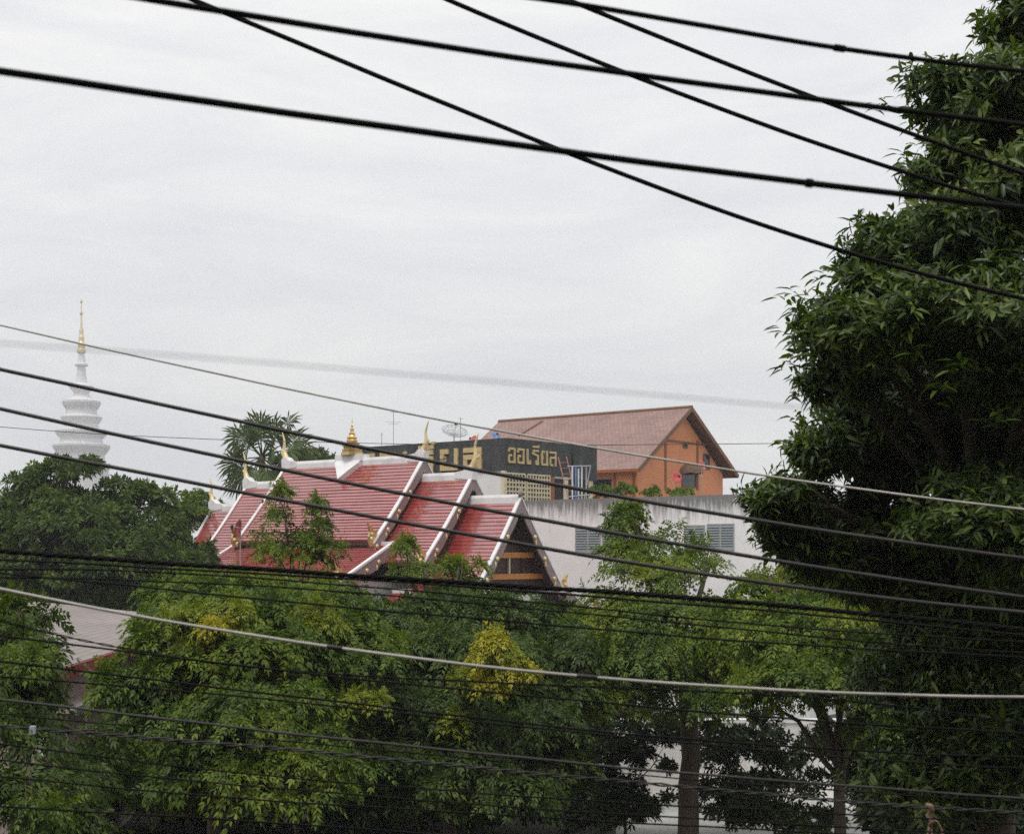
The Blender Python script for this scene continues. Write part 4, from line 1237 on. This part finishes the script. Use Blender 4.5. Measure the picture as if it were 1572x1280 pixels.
DW = [
 ('thick black cable along the tree tops at the temple foot', [(0,846),(290,864),(560,882),(690,893),(800,904),(1000,915),(1240,930),(1572,967)], 8, 'cable'),
 ('black cable running just under the thick one at the temple foot', [(0,860),(390,875),(800,913),(1200,936),(1572,974)], 5, 'cable'),
 ('thin black cable third below the temple foot', [(0,872),(400,893),(700,909),(880,926),(1050,950),(1300,970),(1572,984)], 4, 'cable'),
 ('thin black cable fourth below the temple foot', [(0,884),(400,904),(690,918),(900,941),(1100,966),(1572,1000)], 4, 'cable'),
 ('thin black cable just above the pale cable', [(0,880),(200,897),(400,918),(780,957),(1050,975),(1572,1008)], 4.5, 'cable'),
 ('black cable crossing the grey-pink hall roof from its upper left', [(0,950),(60,964),(150,990),(200,1002),(420,1020),(800,1052),(1572,1110)], 5.5, 'cable'),
 ('black cable crossing the lower part of the hall roof', [(0,973),(190,1000),(420,1026),(800,1068),(1572,1124)], 4.5, 'cable'),
 ('black cable passing the red fascia of the hall', [(0,1016),(130,1031),(400,1063),(700,1098),(1000,1128),(1572,1162)], 5, 'cable'),
 ('thin black cable under the red fascia of the hall', [(0,1038),(250,1058),(560,1090),(900,1124),(1572,1180)], 4, 'cable'),
 ('thin grey shining cable upper of the two near the bottom', [(0,1074),(240,1102),(400,1121),(780,1158),(1030,1182),(1240,1206),(1572,1224)], 4.5, 'cablegrey'),
 ('hair-thin dark cable between the two grey shining ones', [(0,1096),(240,1116),(400,1136),(800,1172),(1100,1198),(1572,1230)], 3, 'cable'),
 ('grey shining cable lower of the two, holding the rope tie', [(0,1114),(240,1130),(380,1147),(560,1162),(880,1190),(1000,1204),(1200,1222),(1400,1236),(1572,1246)], 6.5, 'cablegrey'),
 ('dark cable first below the rope-tie cable', [(0,1142),(300,1178),(760,1218),(1100,1240),(1572,1264)], 4, 'cable'),
 ('dark cable second below the rope-tie cable', [(0,1166),(400,1206),(760,1238),(1100,1258),(1572,1280)], 4, 'cable'),
 ('dark cable third below the rope-tie cable', [(0,1192),(400,1226),(760,1250),(1100,1270),(1572,1296)], 4, 'cable'),
 ('dark cable lowest at the bottom left corner', [(0,1238),(400,1262),(760,1284),(1100,1300)], 4.5, 'cable'),
]
for i, (lab, pts, wp, m_) in enumerate(DW):
    dpt = 10.2+.22*((i*7) % 9)
    cable(lab, pts, wp*(.9 if i in (0, 9, 11) else .68), dpt, dpt+.4, m_, g4, wob=1.1, strands=4 if i == 0 else (2 if i in (5, 11) else 0), ties=((200+(i*397) % 1200, 5, 'cablegrey'),) if i % 2 else ())
# knotted rope hanging from the lower grey cable
DR = 11.5
def ropetie():
    c = P(1425, 1237, DR); k = DR/F
    e = empty('rope_tie', tuple(c)); tag(e, 'frayed tan rope knotted on the grey cable at the lower right', 'rope')
    b = MB(); b.smooth = True
    b.tube([(-3*k,0,3*k),(2*k,-.02,1*k),(6*k,0,-6*k),(1*k,.02,-14*k),(5*k,-.015,-22*k),(2*k,0,-30*k)], [3*k,4.5*k,4*k,4.5*k,4*k,3*k], 8)
    b.build('knot', M['rope'], e)
    for pts in ([(3,-18),(14,-24),(21,-36),(23,-60),(20,-90)], [(2,-26),(-1,-42),(-3,-70),(-2,-95)], [(4,-26),(6,-45),(5,-75)]):
        b = MB(); b.smooth = True
        b.tube([(x*k,random.uniform(-.01,.01),z*k) for x, z in pts], 1.7*k, 6)
        b.build('strand', M['rope'], e)
ropetie()
c = P(50, 1120, 10.7)
e = empty('cable_clamp', tuple(c)); tag(e, 'small pale clamp on a grey cable at the lower left', 'clamp')
MB().box(-.018,.018,-.022,.022,-.03,.03).build('body', M['pvc'], e)
MB().tube([(0,-.03,.0),(0,.03,.0)], .008, 6).build('bolt', M['metal'], e)

# ------------------------------------------------------------------ haze
hz = MB().box(-1320, 1320, -210, 1510, -1.2, 182).build('haze', M['white'])
hz.data.materials.clear()
hm = bpy.data.materials.new('pale_humid_air'); hm.use_nodes = True
hm.node_tree.nodes.clear()
ho = hm.node_tree.nodes.new('ShaderNodeOutputMaterial'); hv = hm.node_tree.nodes.new('ShaderNodeVolumePrincipled')
hv.inputs['Color'].default_value = (.96, .97, 1.0, 1); hv.inputs['Density'].default_value = 0.0005
hm.node_tree.links.new(hv.outputs[0], ho.inputs['Volume'])
hz.data.materials.append(hm)
tag(hz, 'pale humid air over the whole place', kind='stuff')
